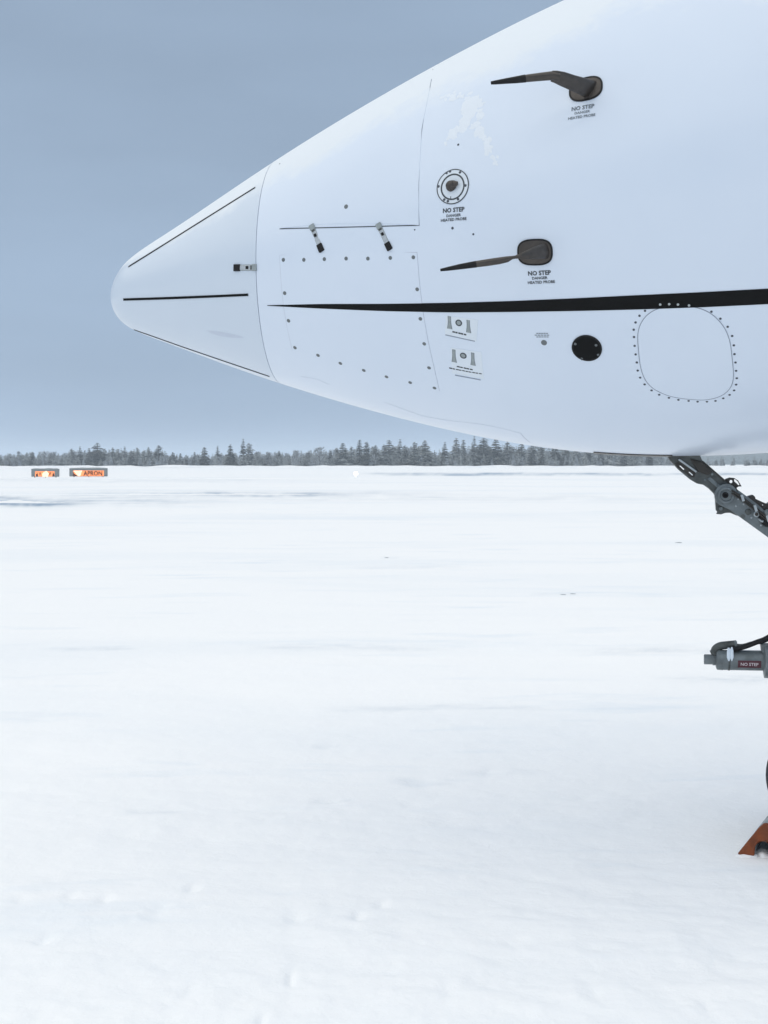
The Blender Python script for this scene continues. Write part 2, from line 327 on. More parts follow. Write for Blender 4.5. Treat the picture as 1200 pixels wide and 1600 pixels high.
def S(u, ph, off=0.0):
    u = np.asarray(u, float); ph = np.asarray(ph, float)
    a, b = _ev(PT, u), _ev(PB, u); zc, r = (a + b) / 2, (a - b) / 2
    p = TIP + u[..., None] * AX + (r * np.cos(ph))[..., None] * NEAR + (zc + r * np.sin(ph))[..., None] * UP
    if np.any(off): p = p + Nrm(u, ph) * (np.asarray(off)[..., None] if np.ndim(off) else off)
    return p
def Nrm(u, ph):
    e = 1e-4; u = np.maximum(u, 2e-4)
    n = np.cross(S(u, ph + e) - S(u, ph - e), S(u + e, ph) - S(u - e, ph)); n = n / (np.linalg.norm(n, axis=-1, keepdims=True) + 1e-12)
    ref = np.cos(ph)[..., None] * NEAR + np.sin(ph)[..., None] * UP
    return np.where((n * ref).sum(-1, keepdims=True) < 0, -n, n)
def proj(p): return 600 + F_PX * p[..., 0] / p[..., 1], HORIZON - F_PX * (p[..., 2] - CAM_H) / p[..., 1]
_gu, _gp = np.meshgrid(np.linspace(0.003, 4.4, 500), np.radians(np.linspace(-88, 88, 260)), indexing='ij')
_GX, _GY = proj(S(_gu, _gp))
def on_skin(px, py):
    """where a spot of the photograph lies on the skin, as (u, phi)"""
    k = np.argmin((_GX - px) ** 2 + (_GY - py) ** 2); u, ph = _gu.flat[k], _gp.flat[k]
    for _ in range(12):
        f = lambda a, b: np.array(proj(S(a, b)))
        e0 = f(u, ph) - (px, py); J = np.stack([(f(u + 1e-4, ph) - f(u, ph)) / 1e-4, (f(u, ph + 1e-4) - f(u, ph)) / 1e-4], 1)
        try: d = np.linalg.solve(J, e0)
        except np.linalg.LinAlgError: break
        u -= np.clip(d[0], -.03, .03); ph -= np.clip(d[1], -.05, .05)
    return float(u), float(ph)
def frame(u, ph):
    p = S(u, ph); e = 1e-3
    tu = S(u + e, ph) - S(u - e, ph); tp = S(u, ph + e) - S(u, ph - e)
    return p, tu / (2 * e), tp / (2 * e), Nrm(np.array(u), np.array(ph))
def pxm(u, ph): return float(S(u, ph)[1]) / F_PX     # metres per photograph pixel there

plane = empty('jet_aircraft', TIP * np.array([1, 1, 0]))
tag(plane, 'white business jet nose with a tapering black stripe, parked on snow', 'aircraft')
bpy.context.view_layer.update()
PINV = plane.matrix_world.inverted()
def part(name, verts, faces, mat, parent=None, **k):
    """mesh given in world space, parented to the aircraft (whose origin is a plain translation)"""
    o = mk(name, [PINV @ Vector(v) for v in verts], faces, mat, parent or plane, **k); return o

def skin_tube(name, us, lips, nph=128, mat=None):
    phs = np.linspace(-math.pi, math.pi, nph, endpoint=False); vs, fs = [], []
    rings = []
    for u in us: rings.append(S(np.full(nph, u), phs))
    if lips[0]: rings.insert(0, S(np.full(nph, us[0]), phs, -0.02))
    if lips[1]: rings.append(S(np.full(nph, us[-1]), phs, -0.02))
    base = 0
    if us[0] < 0.01:
        vs.append(S(np.array(0.0), np.array(0.0))); base = 1
        for j in range(nph): fs.append((0, 1 + (j + 1) % nph, 1 + j))
    for r in rings: vs.extend(r)
    for i in range(len(rings) - 1):
        for j in range(nph):
            k = (j + 1) % nph; a, b = base + i * nph, base + (i + 1) * nph
            fs.append((a + j, a + k, b + k, b + j))
    if us[-1] > 7: fs.append(tuple(base + (len(rings) - 1) * nph + j for j in range(nph)))
    o = part(name, vs, fs, mat or M['paint'], smooth=False); fix_normals(o); autosmooth(o, 40); return o
U_SEAM = on_skin(400, 420)[0]
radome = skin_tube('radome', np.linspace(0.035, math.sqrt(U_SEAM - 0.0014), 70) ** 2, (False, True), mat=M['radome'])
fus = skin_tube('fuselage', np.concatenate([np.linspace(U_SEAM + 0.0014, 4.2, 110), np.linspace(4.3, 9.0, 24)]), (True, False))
tag(radome, 'blunt white nose cone with three thin black strips'); tag(fus, 'white painted metal skin of the nose section')

def densify(pts, n):
    """pixel polyline -> n points evenly along it, as (u, phi) arrays"""
    p = np.array(pts, float); d = np.r_[0, np.cumsum(np.hypot(*np.diff(p, axis=0).T))]
    t = np.linspace(0, d[-1], n); q = np.stack([np.interp(t, d, p[:, 0]), np.interp(t, d, p[:, 1])], 1)
    uv = np.array([on_skin(*a) for a in q]); return uv[:, 0], uv[:, 1]
def smooth_uv(u, ph, k=2):
    for _ in range(k):
        u[1:-1] = (u[:-2] + 2 * u[1:-1] + u[2:]) / 4; ph[1:-1] = (ph[:-2] + 2 * ph[1:-1] + ph[2:]) / 4
    return u, ph
def ribbon(name, u, ph, width, mat, parent=None, lift=0.0006, closed=False):
    """strip following the skin, with its own small thickness"""
    p = S(u, ph); n = Nrm(u, ph); d = np.gradient(p, axis=0)
    if closed: d = np.roll(p, -1, 0) - np.roll(p, 1, 0)
    side = np.cross(n, d); side /= np.linalg.norm(side, axis=1, keepdims=True) + 1e-12
    w = np.asarray(width) / 2 * np.ones(len(u)); vs, fs = [], []
    for i in range(len(u)):
        vs += [p[i] - side[i] * w[i] - n[i] * 0.003, p[i] - side[i] * w[i] + n[i] * lift, p[i] + side[i] * w[i] + n[i] * lift, p[i] + side[i] * w[i] - n[i] * 0.003]
    m = len(u)
    for i in range(m if closed else m - 1):
        a, b = i * 4, ((i + 1) % m) * 4
        for j in range(3): fs.append((a + j, a + j + 1, b + j + 1, b + j))
    return fix_normals(part(name, vs, fs, mat, parent))
def line(name, pts, w_px, mat, parent=None, n=24, lift=0.0006, sm=2):
    u, ph = smooth_uv(*densify(pts, n), sm); return ribbon(name, u, ph, w_px * pxm(u[0], ph[0]), mat, parent, lift)
def grid_patch(name, U2, P2, lift, mat, parent=None):
    """raised sheet over the skin from a grid of (u, phi), with a rim going down to the skin"""
    a, b = U2.shape; top = S(U2, P2, np.full(U2.shape, lift)).reshape(-1, 3); fs = []
    for i in range(a - 1):
        for j in range(b - 1): fs.append((i * b + j, i * b + j + 1, (i + 1) * b + j + 1, (i + 1) * b + j))
    loop = [j for j in range(b)] + [i * b + b - 1 for i in range(1, a)] + [(a - 1) * b + j for j in range(b - 2, -1, -1)] + [i * b for i in range(a - 2, 0, -1)]
    fl = S(U2, P2, np.full(U2.shape, -0.004)).reshape(-1, 3); vs = list(top); k0 = len(vs)
    vs += [fl[i] for i in loop]; m = len(loop)
    for i in range(m): j = (i + 1) % m; fs.append((loop[i], loop[j], k0 + j, k0 + i))
    o = part(name, vs, fs, mat, parent); fix_normals(o); autosmooth(o, 40); return o
def coons(left, right, n, m):
    """grid between two pixel polylines (same parameter on both)"""
    lu, lp = densify(left, m); ru, rp = densify(right, m); t = np.linspace(0, 1, n)[:, None]
    return lu * (1 - t) + ru * t, lp * (1 - t) + rp * t
def blob_patch(name, bu, bp, lift, mat, parent=None, rings=8, dome=0.0):
    """raised sheet inside a closed (u, phi) outline"""
    cu, cp = bu.mean(), bp.mean(); m = len(bu); vs = [S(np.array(cu), np.array(cp), lift + dome)]; fs = []
    for r in range(1, rings + 1):
        f = r / rings; vs += list(S(cu + (bu - cu) * f, cp + (bp - cp) * f, np.full(m, lift + dome * (1 - f * f))))
    vs += list(S(bu, bp, np.full(m, -0.004)))
    for j in range(m): fs.append((0, 1 + j, 1 + (j + 1) % m))
    for r in range(rings):
        for j in range(m):
            k = (j + 1) % m; a, b = 1 + r * m, 1 + (r + 1) * m; fs.append((a + j, b + j, b + k, a + k))
    o = part(name, vs, fs, mat, parent); fix_normals(o); autosmooth(o, 40); return o
def tan_to_uv(u0, ph0, a, b, level=True, rot=0.0):
    """metres aft (a) and up (b) along the skin from (u0, phi0); level: the aft direction is kept horizontal"""
    _, tu, tp, n = frame(u0, ph0)
    e1 = np.cross(n, UP) if level else tu / np.linalg.norm(tu)
    e1 = e1 / np.linalg.norm(e1); e1 = e1 if e1 @ AX > 0 else -e1
    e2 = np.cross(n, e1); e2 = e2 if e2[2] > 0 else -e2
    a, b = np.asarray(a, float), np.asarray(b, float)
    a, b = a * math.cos(rot) - b * math.sin(rot), a * math.sin(rot) + b * math.cos(rot)
    d = a[..., None] * e1 + b[..., None] * e2; G = np.array([[tu @ tu, tu @ tp], [tu @ tp, tp @ tp]]); rhs = np.stack([d @ tu, d @ tp], -1)
    q = rhs @ np.linalg.inv(G).T
    return u0 + q[..., 0], ph0 + q[..., 1]
def outline(px, py, rx, ry, n=40, power=2.0, rot=0.0):
    """closed superellipse on the skin; rx, ry in photograph pixels measured along the skin"""
    u0, p0 = on_skin(px, py); k = pxm(u0, p0); t = np.linspace(0, 2 * math.pi, n, endpoint=False)
    c, s = np.cos(t), np.sin(t); a = rx * k * np.sign(c) * np.abs(c) ** (2 / power); b = ry * k * np.sign(s) * np.abs(s) ** (2 / power)
    return tan_to_uv(u0, p0, a * math.cos(rot) - b * math.sin(rot), a * math.sin(rot) + b * math.cos(rot))

# fasteners share one domed-disc mesh with a cross slot ring
def disc_mesh(name, mat, n=14):
    vs, fs = [], []
    prof = [(1.0, -0.6), (1.0, 0.25), (0.86, 0.42), (0.5, 0.5), (0.32, 0.22)]
    for r, z in prof:
        for j in range(n): a = 2 * math.pi * j / n; vs.append((r * math.cos(a), r * math.sin(a), z))
    vs.append((0, 0, 0.22)); c = len(vs) - 1
    for i in range(len(prof) - 1):
        for j in range(n): k = (j + 1) % n; fs.append((i * n + j, i * n + k, (i + 1) * n + k, (i + 1) * n + j))
    for j in range(n): fs.append(((len(prof) - 1) * n + j, (len(prof) - 1) * n + (j + 1) % n, c))
    me = bpy.data.meshes.new(name); me.from_pydata(vs, [], fs); me.materials.append(mat); me.update()
    me.polygons.foreach_set('use_smooth', [True] * len(me.polygons)); return me
ME_SCREW = disc_mesh('screw', M['screw']); ME_RIVET = disc_mesh('rivet', M['rivet'], 10); ME_RIVET_PALE = disc_mesh('rivet', M['gear_pale'], 10)
def fastener(name, me, px, py, r_px, parent, extra=0.0):
    u, ph = on_skin(px, py); p, tu, tp, n = frame(u, ph); n = Vector(n); z = n; x = Vector(tu).normalized(); y = z.cross(x).normalized(); x = y.cross(z)
    r = r_px * pxm(u, ph); o = bpy.data.objects.new(name, me); COL.objects.link(o)
    m = Matrix(((x.x, y.x, z.x, 0), (x.y, y.y, z.y, 0), (x.z, y.z, z.z, 0), (0, 0, 0, 1))) @ Matrix.Diagonal((r, r, 0.0022, 1))
    m.translation = PINV @ Vector(p + np.array(n) * extra); o.parent = parent or plane; o.matrix_local = m
    return o
def text_mesh(s, size=1.0, bold=0.0):
    cu = bpy.data.curves.new('lettering', 'FONT'); cu.body = s; cu.align_x = 'CENTER'; cu.align_y = 'CENTER'; cu.size = size; cu.offset = bold; cu.resolution_u = 2
    o = bpy.data.objects.new('lettering', cu); COL.objects.link(o); bpy.context.view_layer.update()
    me = bpy.data.meshes.new_from_object(o.evaluated_get(bpy.context.evaluated_depsgraph_get()))
    vs = np.array([v.co[:] for v in me.vertices]); fs = [tuple(p.vertices) for p in me.polygons]
    bpy.data.objects.remove(o); bpy.data.curves.remove(cu); bpy.data.meshes.remove(me); return vs, fs
def skin_text(s, px, py, w_px, h_px, mat, parent=None, bold=0.0, rot=0.0):
    vs, fs = text_mesh(s, 1.0, bold); u0, p0 = on_skin(px, py); k = pxm(u0, p0)
    ex = vs.max(0) - vs.min(0); mid = (vs.max(0) + vs.min(0)) / 2
    a = (vs[:, 0] - mid[0]) / ex[0] * w_px * k; b = (vs[:, 1] - mid[1]) / ex[1] * h_px * k
    u, ph = tan_to_uv(u0, p0, a, b, True, rot); return part('lettering', list(S(u, ph, np.full(len(u), 0.0012))), fs, mat, parent)

# ---- nose cone: three conductor strips and the draw latch
for pts, w in (([(201, 417), (268, 375), (335, 333), (399, 293)], 2.4), ([(193, 468), (258, 466), (322, 463.5), (388, 460.5)], 3.6), ([(210, 515), (280, 540), (350, 564), (421, 588)], 2.2)):
    line('conductor_strip', pts, w, M['black_paint'], n=20, lift=0.0022, sm=1)
su_, sp_ = densify([(322, 516), (340, 517.5), (360, 521), (376, 525), (382, 528), (364, 528), (345, 525.5), (330, 521), (322, 516)], 41); su_, sp_ = su_[:-1], sp_[:-1]
blob_patch('scuff_mark', su_ + np.array([noise.noise(Vector((i * .6, 1, 1))) for i in range(40)]) * .004, sp_, 0.0003, M['scuff'], radome, 4)
def latch(px0, py0, px1, py1, w, flip=False):
    """over-centre draw latch: from its hook end to its black grip"""
    u0, p0 = on_skin(px0, py0); u1, p1 = on_skin(px1, py1); A = Vector(S(u0, p0)); B = Vector(S(u1, p1)); n = Vector(frame((u0 + u1) / 2, (p0 + p1) / 2)[3])
    x = (B - A); L = x.length; x.normalize(); y = n.cross(x).normalized(); k = pxm(u0, p0) * w / 2
    def bxs(f0, f1, hw, z0, z1): 
        vs = [A + x * (L * f) + y * (s * hw * k) + n * z for f in (f0, f1) for s in (-1, 1) for z in (z0, z1)]
        return vs, [(0, 1, 3, 2), (4, 6, 7, 5), (0, 4, 5, 1), (2, 3, 7, 6), (0, 2, 6, 4), (1, 5, 7, 3)]
    root = part('draw_latch', *bxs(0.0, 0.80, 0.8, -0.004, 0.004), M['steel']); bevel(root, 0.0012)
    bevel(part('grip', *bxs(0.72, 1.0, 1.15, -0.003, 0.007), M['black_rubber'], root), 0.002)
    bevel(part('hook', *bxs(-0.02, 0.17, 1.1, -0.003, 0.0065), M['port_grey'], root), 0.001)
    bevel(part('rail', *bxs(0.15, 0.70, 1.0, -0.003, 0.0024), M['port_grey'], root), 0.0008)
    bevel(part('pin', *bxs(0.34, 0.44, 0.5, 0.003, 0.0075), M['black_rubber'], root), 0.0008)
    bevel(part('pin', *bxs(0.18, 0.24, 0.7, 0.003, 0.0062), M['gear_dark'], root), 0.0008)
    return root
latch(400.5, 418, 366, 418.5, 9.5); latch(487, 352, 503.5, 393, 8.5); latch(591, 350, 610, 390.5, 8.5)

# ---- upper bay door
lb = [(437, 357), (435, 320), (441, 292), (452, 262)]; rb = [(654.5, 352), (654, 290), (659, 200), (672, 137)]
door = grid_patch('bay_door', *coons(lb, rb, 34, 24), 0.0012, M['paint'])
line('door_gap', [(437, 357.5), (500, 356), (580, 354), (655, 352)], 1.6, M['seam_dark'], door, 26)
line('door_gap', [(655, 353), (653.5, 320), (654.5, 270), (657.5, 215), (663, 175), (672, 135), (685, 100)], 1.3, M['seam_mid'], door, 34)
fastener('door_stud', ME_SCREW, 541, 323, 3.6, door, 0.0012)
fastener('door_stud', ME_RIVET, 437, 256, 1.2, door); fastener('door_stud', ME_RIVET, 648, 359, 1.2, plane)

# ---- lower access panel with its screws
lb = [(437, 399), (439.5, 440), (443.5, 480), (449.5, 515), (457, 547)]; rb = [(651.5, 395), (655, 440), (661, 490), (669, 535), (686.5, 611)]
apan = grid_patch('access_panel', *coons(lb, rb, 34, 24), 0.001, M['paint'])
line('panel_gap', [(437, 399), (500, 397.5), (580, 396), (652, 394.5)], 1.3, M['seam_pale'], apan, 26)
line('panel_gap', lb, 1.2, M['seam_pale'], apan, 24); line('panel_gap', rb, 1.3, M['seam_pale'], apan, 28)
for x, y in ((443, 406), (475, 406), (507, 405), (541, 404), (575, 404), (610, 403), (646, 402), (445, 458), (652, 452), (451, 501), (657, 498), (461, 543), (663, 537), (670.5, 574.5), (679, 606), (497, 555), (532, 567.5), (568.5, 578.5), (604, 588.5), (641, 597.5)):
    fastener('panel_screw', ME_SCREW, x, y, 3.1, apan, 0.001)

# ---- tapering black stripe, running on aft at the same height
up = [(418, 476.9), (500, 474.8), (600, 474.6), (700, 473.3), (800, 470.3), (900, 466), (1000, 461), (1100, 456.3), (1200, 451), (1290, 446)]
lo = [(418, 477.7), (500, 482), (600, 486), (700, 488), (800, 487.3), (900, 485.7), (1000, 483.3), (1100, 479.8), (1200, 475), (1290, 470)]
uu, pu = densify(up, 70); ul, pl = densify(lo, 70)
ue = np.linspace(uu[-1], 9.0, 20)[1:]
uu = np.r_[uu, ue]; pu = np.r_[pu, np.full(19, pu[-1])]; ul = np.r_[ul, ue]; pl = np.r_[pl, np.full(19, pl[-1])]
uu, pu = smooth_uv(uu, pu); ul, pl = smooth_uv(ul, pl); tt = np.linspace(0, 1, 4)[:, None]
grid_patch('black_stripe', uu * (1 - tt) + ul * tt, pu * (1 - tt) + pl * tt, 0.0016, M['black_paint'])

# ---- oval inspection panel with its ring of rivets
ov = [(1004, 498), (995.5, 518), (997, 540), (1000, 572), (1007, 594), (1020, 608), (1046, 619.5), (1072, 623.5), (1102, 625.5), (1128, 619.5), (1143.5, 606), (1147, 590), (1144, 560), (1141, 532), (1132, 510), (1113, 490), (1094, 481), (1066, 477.5), (1040, 479), (1020, 484), (1004, 498)]
ou, op = densify(ov, 81); ou, op = ou[:-1], op[:-1]
for _ in range(4): ou = (np.roll(ou, 1) + 2 * ou + np.roll(ou, -1)) / 4; op = (np.roll(op, 1) + 2 * op + np.roll(op, -1)) / 4
oval = blob_patch('inspection_panel', ou, op, 0.0009, M['paint'], rings=10)
ribbon('panel_gap', ou, op, 1.2 * pxm(ou[0], op[0]), M['seam_mid'], oval, 0.0013, closed=True)
for x, y in ((290, 195), (358, 178), (428, 175), (497, 178), (583, 185), (758, 235), (828, 290), (885, 353), (920, 425), (933, 498), (938, 567), (946, 632), (951, 697), (956, 755), (951, 805), (935, 850), (900, 885), (850, 912), (790, 932), (723, 938), (650, 938), (580, 932), (500, 924), (426, 908), (350, 884), (290, 850), (236, 803), (201, 750), (182, 695), (175, 632), (166, 569), (158, 502), (153, 433), (151, 376), (165, 319), (196, 267), (239, 228)):
    X, Y = 960 + x / 5, 440 + y / 5; st = Y < 478
    fastener('rivet', ME_RIVET_PALE if st else ME_RIVET, X, Y, 2.0, oval, 0.0016 if st else 0.0)

fr_ = random.Random(11); fv, ff = [], []
for path, n_, w0, w1 in (([(738, 156), (736, 172), (730, 188), (722, 200)], 26, 10, 6), ([(728, 192), (714, 204), (700, 217), (690, 228)], 30, 6, 2.5), ([(738, 192), (750, 204), (760, 222), (767, 240), (774, 256)], 42, 6.5, 3), ([(690, 152), (712, 150), (735, 154), (752, 160)], 34, 3.5, 4), ([(748, 160), (752, 176), (747, 192)], 12, 4, 3)):
    pa = np.array(path, float); dd_ = np.r_[0, np.cumsum(np.hypot(*np.diff(pa, axis=0).T))]
    for i in range(n_):
        f = fr_.random(); x = np.interp(f * dd_[-1], dd_, pa[:, 0]) + fr_.gauss(0, 2.6); y = np.interp(f * dd_[-1], dd_, pa[:, 1]) + fr_.gauss(0, 2.6); r = (w0 + (w1 - w0) * f) * fr_.uniform(0.6, 1.35)
        bu, bp_ = outline(x, y, r * fr_.uniform(0.7, 1.3), r * fr_.uniform(0.7, 1.5), 11, 2, fr_.uniform(-1, 1)); cu, cp = bu.mean(), bp_.mean()
        k_ = np.array([fr_.uniform(0.55, 1.25) for _ in range(11)]); bu, bp_ = cu + (bu - cu) * k_, cp + (bp_ - cp) * k_; b0 = len(fv); lf = 0.0004 + 0.0004 * fr_.random()
        fv.append(S(np.array(cu), np.array(cp), lf + 0.0002)); fv += list(S(bu, bp_, np.full(11, lf - 0.0006))); ff += [(b0, b0 + 1 + j, b0 + 1 + (j + 1) % 11) for j in range(11)]
tag(fix_normals(part('frost_streak', fv, ff, M['frost'], fus, smooth=True)), 'ragged pale streak of frost')
# ---- heated probes
def loft(name, secs, mat, parent=None, n=14):
    """loft of ellipses: (centre, axis dir, half-width vector a, half-width vector b)"""
    vs, fs = [], []
    for c, a, b in secs:
        for j in range(n): t_ = 2 * math.pi * j / n; vs.append(c + a * math.cos(t_) + b * math.sin(t_))
    for i in range(len(secs) - 1):
        for j in range(n): k = (j + 1) % n; fs.append((i * n + j, i * n + k, (i + 1) * n + k, (i + 1) * n + j))
    fs.append(tuple(range(n - 1, -1, -1))); fs.append(tuple((len(secs) - 1) * n + j for j in range(n)))
    o = part(name, vs, fs, mat, parent); fix_normals(o); autosmooth(o, 50); return o
def blade(name, pts, mat, parent, thick=0.5, n=14):
    """pts: (px, py, height off the skin depth, full width in px); flattened section, broad side to the camera"""
    P = [at(x, y, d) for x, y, d, w in pts]; secs = []
    for i, (x, y, d, w) in enumerate(pts):
        t_ = (P[min(i + 1, len(P) - 1)] - P[max(i - 1, 0)]).normalized(); v = P[i] - Vector((0, 0, CAM_H)); v.normalize()
        a = t_.cross(v).normalized(); b = t_.cross(a).normalized(); h = w / 2 * d / F_PX
        secs.append((P[i], a * h, b * h * thick))
    return loft(name, secs, mat, parent, n)
def depth_on(px, py): return float(S(*on_skin(px, py))[1])
def probe_text(px, ys, sc=1.0, mat=None, mat2=None, rot=0.0):
    skin_text('NO STEP', px[0], ys[0], 37 * sc, 7.4, mat or M['ink'], plane, 0.032, rot)
    skin_text('DANGER', px[1], ys[1], 25 * sc, 4.4, mat2 or M['ink'], plane, 0.025, rot); skin_text('HEATED PROBE', px[2], ys[2], 44 * sc, 4.6, mat2 or M['ink'], plane, 0.025, rot)
# upper probe: base seen from below, arm standing out of the skin and cranked forward
d0 = depth_on(915, 138)
bu, bp_ = outline(915.5, 139, 25.5, 20, 40, 2.6, 0.12)
prb = blob_patch('pitot_probe', bu, bp_, 0.003, M['probe'], dome=0.004)
ribbon('gasket', *outline(915.5, 139, 26, 20.5, 48, 2.6, 0.12), 0.006, M['black_rubber'], prb, 0.004, closed=True)
blade('mast', [(925, 141, d0 - 0.005, 30), (912, 135.5, d0 - 0.05, 27), (895, 129.5, d0 - 0.09, 24), (878, 123, d0 - 0.125, 22), (868, 119.8, d0 - 0.145, 19), (862, 119, d0 - 0.15, 17)], M['probe'], prb, 0.35)
blade('tube', [(873, 121, d0 - 0.14, 13), (862, 118.3, d0 - 0.15, 14), (845, 120, d0 - 0.152, 13.0), (825, 122.2, d0 - 0.153, 12), (808, 124.5, d0 - 0.154, 10.5), (790, 126.7, d0 - 0.155, 8.2), (775, 128.6, d0 - 0.156, 6.2), (768, 129.4, d0 - 0.156, 4.8)], M['probe'], prb, 0.95)
blade('heated_tip', [(821, 122.6, d0 - 0.153, 12.4), (806, 124.7, d0 - 0.154, 10.8), (789, 126.8, d0 - 0.155, 8.5), (774, 128.8, d0 - 0.156, 6.5), (767, 129.6, d0 - 0.156, 5.0)], M['black_rubber'], prb, 0.95)
probe_text((911, 910, 909), (168, 175.5, 182.3), 1.0, M['ink_soft'], M['ink_soft'], 0.06)
# lower probe: round-cornered base seen square on
d1 = depth_on(836, 394)
bu, bp_ = outline(836, 394, 27, 19, 44, 2.9, -0.03)
prb2 = blob_patch('pitot_probe', bu, bp_, 0.003, M['probe'], dome=0.003)
ribbon('gasket', *outline(836, 394, 27.4, 19.4, 48, 2.9, -0.03), 0.006, M['black_rubber'], prb2, 0.004, closed=True)
blade('mast', [(858, 392, d1 - 0.002, 26), (850, 392.5, d1 - 0.03, 24), (838, 395, d1 - 0.06, 20), (826, 397.5, d1 - 0.09, 15), (814, 400, d1 - 0.115, 8), (806, 401.5, d1 - 0.12, 5.5)], M['probe'], prb2, 0.4)
blade('tube', [(815, 400, d1 - 0.115, 4.5), (800, 402.6, d1 - 0.122, 5.5), (793, 405, d1 - 0.125, 9.5), (780, 407.5, d1 - 0.126, 11), (760, 410.5, d1 - 0.127, 11), (740, 413.3, d1 - 0.128, 10), (720, 416.6, d1 - 0.129, 8.4), (700, 420, d1 - 0.13, 6), (689, 421.8, d1 - 0.13, 3.8)], M['probe'], prb2, 0.95)
blade('heated_tip', [(744, 412.8, d1 - 0.128, 10.6), (720, 416.5, d1 - 0.129, 8.8), (700, 420, d1 - 0.13, 6.3), (688, 422, d1 - 0.13, 4.1)], M['black_rubber'], prb2, 0.95)
probe_text((843, 843.5, 846), (426.5, 434.3, 440.8))
# vane dial
du, dp = outline(707.5, 291.5, 27.5, 28, 56)
dial = blob_patch('vane_dial', du, dp, 0.0014, M['port_white'])
ribbon('rim', *outline(707.5, 291.5, 27, 27.5, 64), 1.5 * pxm(1.3, 0.3), M['ink'], dial, 0.002, closed=True)
ribbon('ring', *outline(707.5, 292, 19.5, 20, 56), 2.3 * pxm(1.3, 0.3), M['ink'], dial, 0.0024, closed=True)
for X, Y in ((698, 270.5), (703.5, 268), (719, 269.5), (685.5, 291.5), (727.5, 290), (694.5, 312), (700, 314.5), (716, 311.5)):
    fastener('dial_screw', ME_RIVET, X, Y, 2.2, dial, 0.0014)
u0, p0 = on_skin(706, 291); pc, tu, tp, nn = frame(u0, p0); pc, nn, tu, tp = Vector(pc), Vector(nn), Vector(tu).normalized(), Vector(tp).normalized(); k = pxm(u0, p0)
loft('hub', [(pc + nn * z, tu * r * k, tp * r * k) for z, r in ((0, 8.6), (0.008, 8.6), (0.011, 7.2), (0.022, 6.5), (0.026, 4.5))], M['probe'], dial, 18)
loft('vane_stub', [(pc + nn * 0.013 + tu * k * a, tp * k * r, nn * 0.009 * (r / 7)) for a, r in ((0, 7.5), (6, 6.5), (10, 4.2), (12.5, 3.4))], M['probe'], dial, 12)
line('index_mark', [(704.5, 307), (704.8, 311.5)], 1.0, M['ink'], dial, 4, 0.0024)
probe_text((709, 709, 709), (328, 336.5, 343))
for X, Y, r in ((716, 226, 1.9), (707, 356.5, 2.2), (739.5, 366, 1.7)): fastener('skin_stud', ME_RIVET, X, Y, r, plane)

# ---- two static port plates below the stripe
def port_plate(quad, slots, hole, bars):
    lb, rb = [quad[0], quad[3]], [quad[1], quad[2]]
    pl_ = grid_patch('port_plate', *coons(lb, rb, 12, 10), 0.0009, M['port_white'])
    for x, y in slots:
        q = [(x - 2.5, y - 10.5), (x + 1.8, y - 9.8), (x + 4.0, y + 10.4), (x - 3.2, y + 9.0)]
        o = grid_patch('slot_mark', *coons([q[0], (x - 1.9, y - 1), q[3]], [q[1], (x + 2.0, y), q[2]], 4, 8), 0.0015, M['port_grey'], pl_)
        line('slot_edge', [q[1], (x + 2.0, y), q[2]], 0.9, M['ink_soft'], o, 8, 0.0017, 1); line('slot_edge', [q[0], (x - 1.9, y - 1), q[3]], 0.9, M['ink_soft'], o, 8, 0.0017, 1)
    bu, bp_ = outline(*hole, 4.8, 4.8, 22); h = blob_patch('port_hole', bu, bp_, 0.0015, M['port_grey'], pl_, 3)
    ribbon('port_rim', *outline(*hole, 4.6, 4.6, 26), 0.0042, M['ink'], h, 0.0022, closed=True)
    for a, b, w, dark in bars:
        L = math.hypot(b[0] - a[0], b[1] - a[1]); n = max(3, int(L / 4.5))
        if dark == 2: line('plate_edge', [a, b], w, M['seam_mid'], pl_, 8, 0.0014); continue
        for i in range(n):     # words too small to read: short broken dashes
            f0, f1 = (i + 0.06 * (i % 3)) / n, (i + 0.94 - 0.1 * (i % 2)) / n
            line('small_print', [(a[0] + (b[0] - a[0]) * f0, a[1] + (b[1] - a[1]) * f0), (a[0] + (b[0] - a[0]) * f1, a[1] + (b[1] - a[1]) * f1)], w, M['ink'] if dark else M['ink_soft'], pl_, 3, 0.0015, 0)
port_plate([(697, 493), (747, 500), (744.5, 533.5), (695.5, 523)], ((702.5, 504), (732, 510)), (717, 504.3), (((707, 518), (729, 523), 2.6, 1), ((696, 523), (742, 533), 1.7, 2)))
port_plate([(704, 543), (752, 550), (756, 592), (707, 583)], ((709.5, 556), (739, 561)), (724, 555.5), (((714, 572.3), (739, 577.5), 2.4, 1), ((702, 574.8), (737, 581.5), 1.9, 1), ((738, 581.6), (753, 583.8), 1.9, 1), ((711, 586), (751, 593.5), 1.6, 2)))
# drain port with two lines of fine print, round black vent
fastener('drain_port', ME_SCREW, 850, 535.4, 4.8, plane)
for y, x0, x1 in ((520.8, 838, 857), (523.6, 835.5, 859), (526.4, 838, 858)):
    for i in range(5): line('small_print', [(x0 + (x1 - x0) * i / 5, y), (x0 + (x1 - x0) * (i + 0.8) / 5, y + 0.1)], 1.15, M['ink_soft'], plane, 3, 0.0010, 0)
vu, vp = outline(917, 544, 22.5, 22.5, 48, 2.0, 0.0)
vent = blob_patch('round_vent', vu, vp, 0.002, M['black_paint'], rings=8, dome=0.0)
ribbon('vent_rim', vu, vp, 0.006, M['black_rubber'], vent, 0.003, closed=True)
for X, Y in ((899, 537), (931.5, 539), (935, 554), (909, 560)): fastener('vent_screw', ME_SCREW, X, Y, 2.2, vent, 0.002)
fastener('drain_stub', ME_RIVET, 909, 561.5, 1.8, vent)
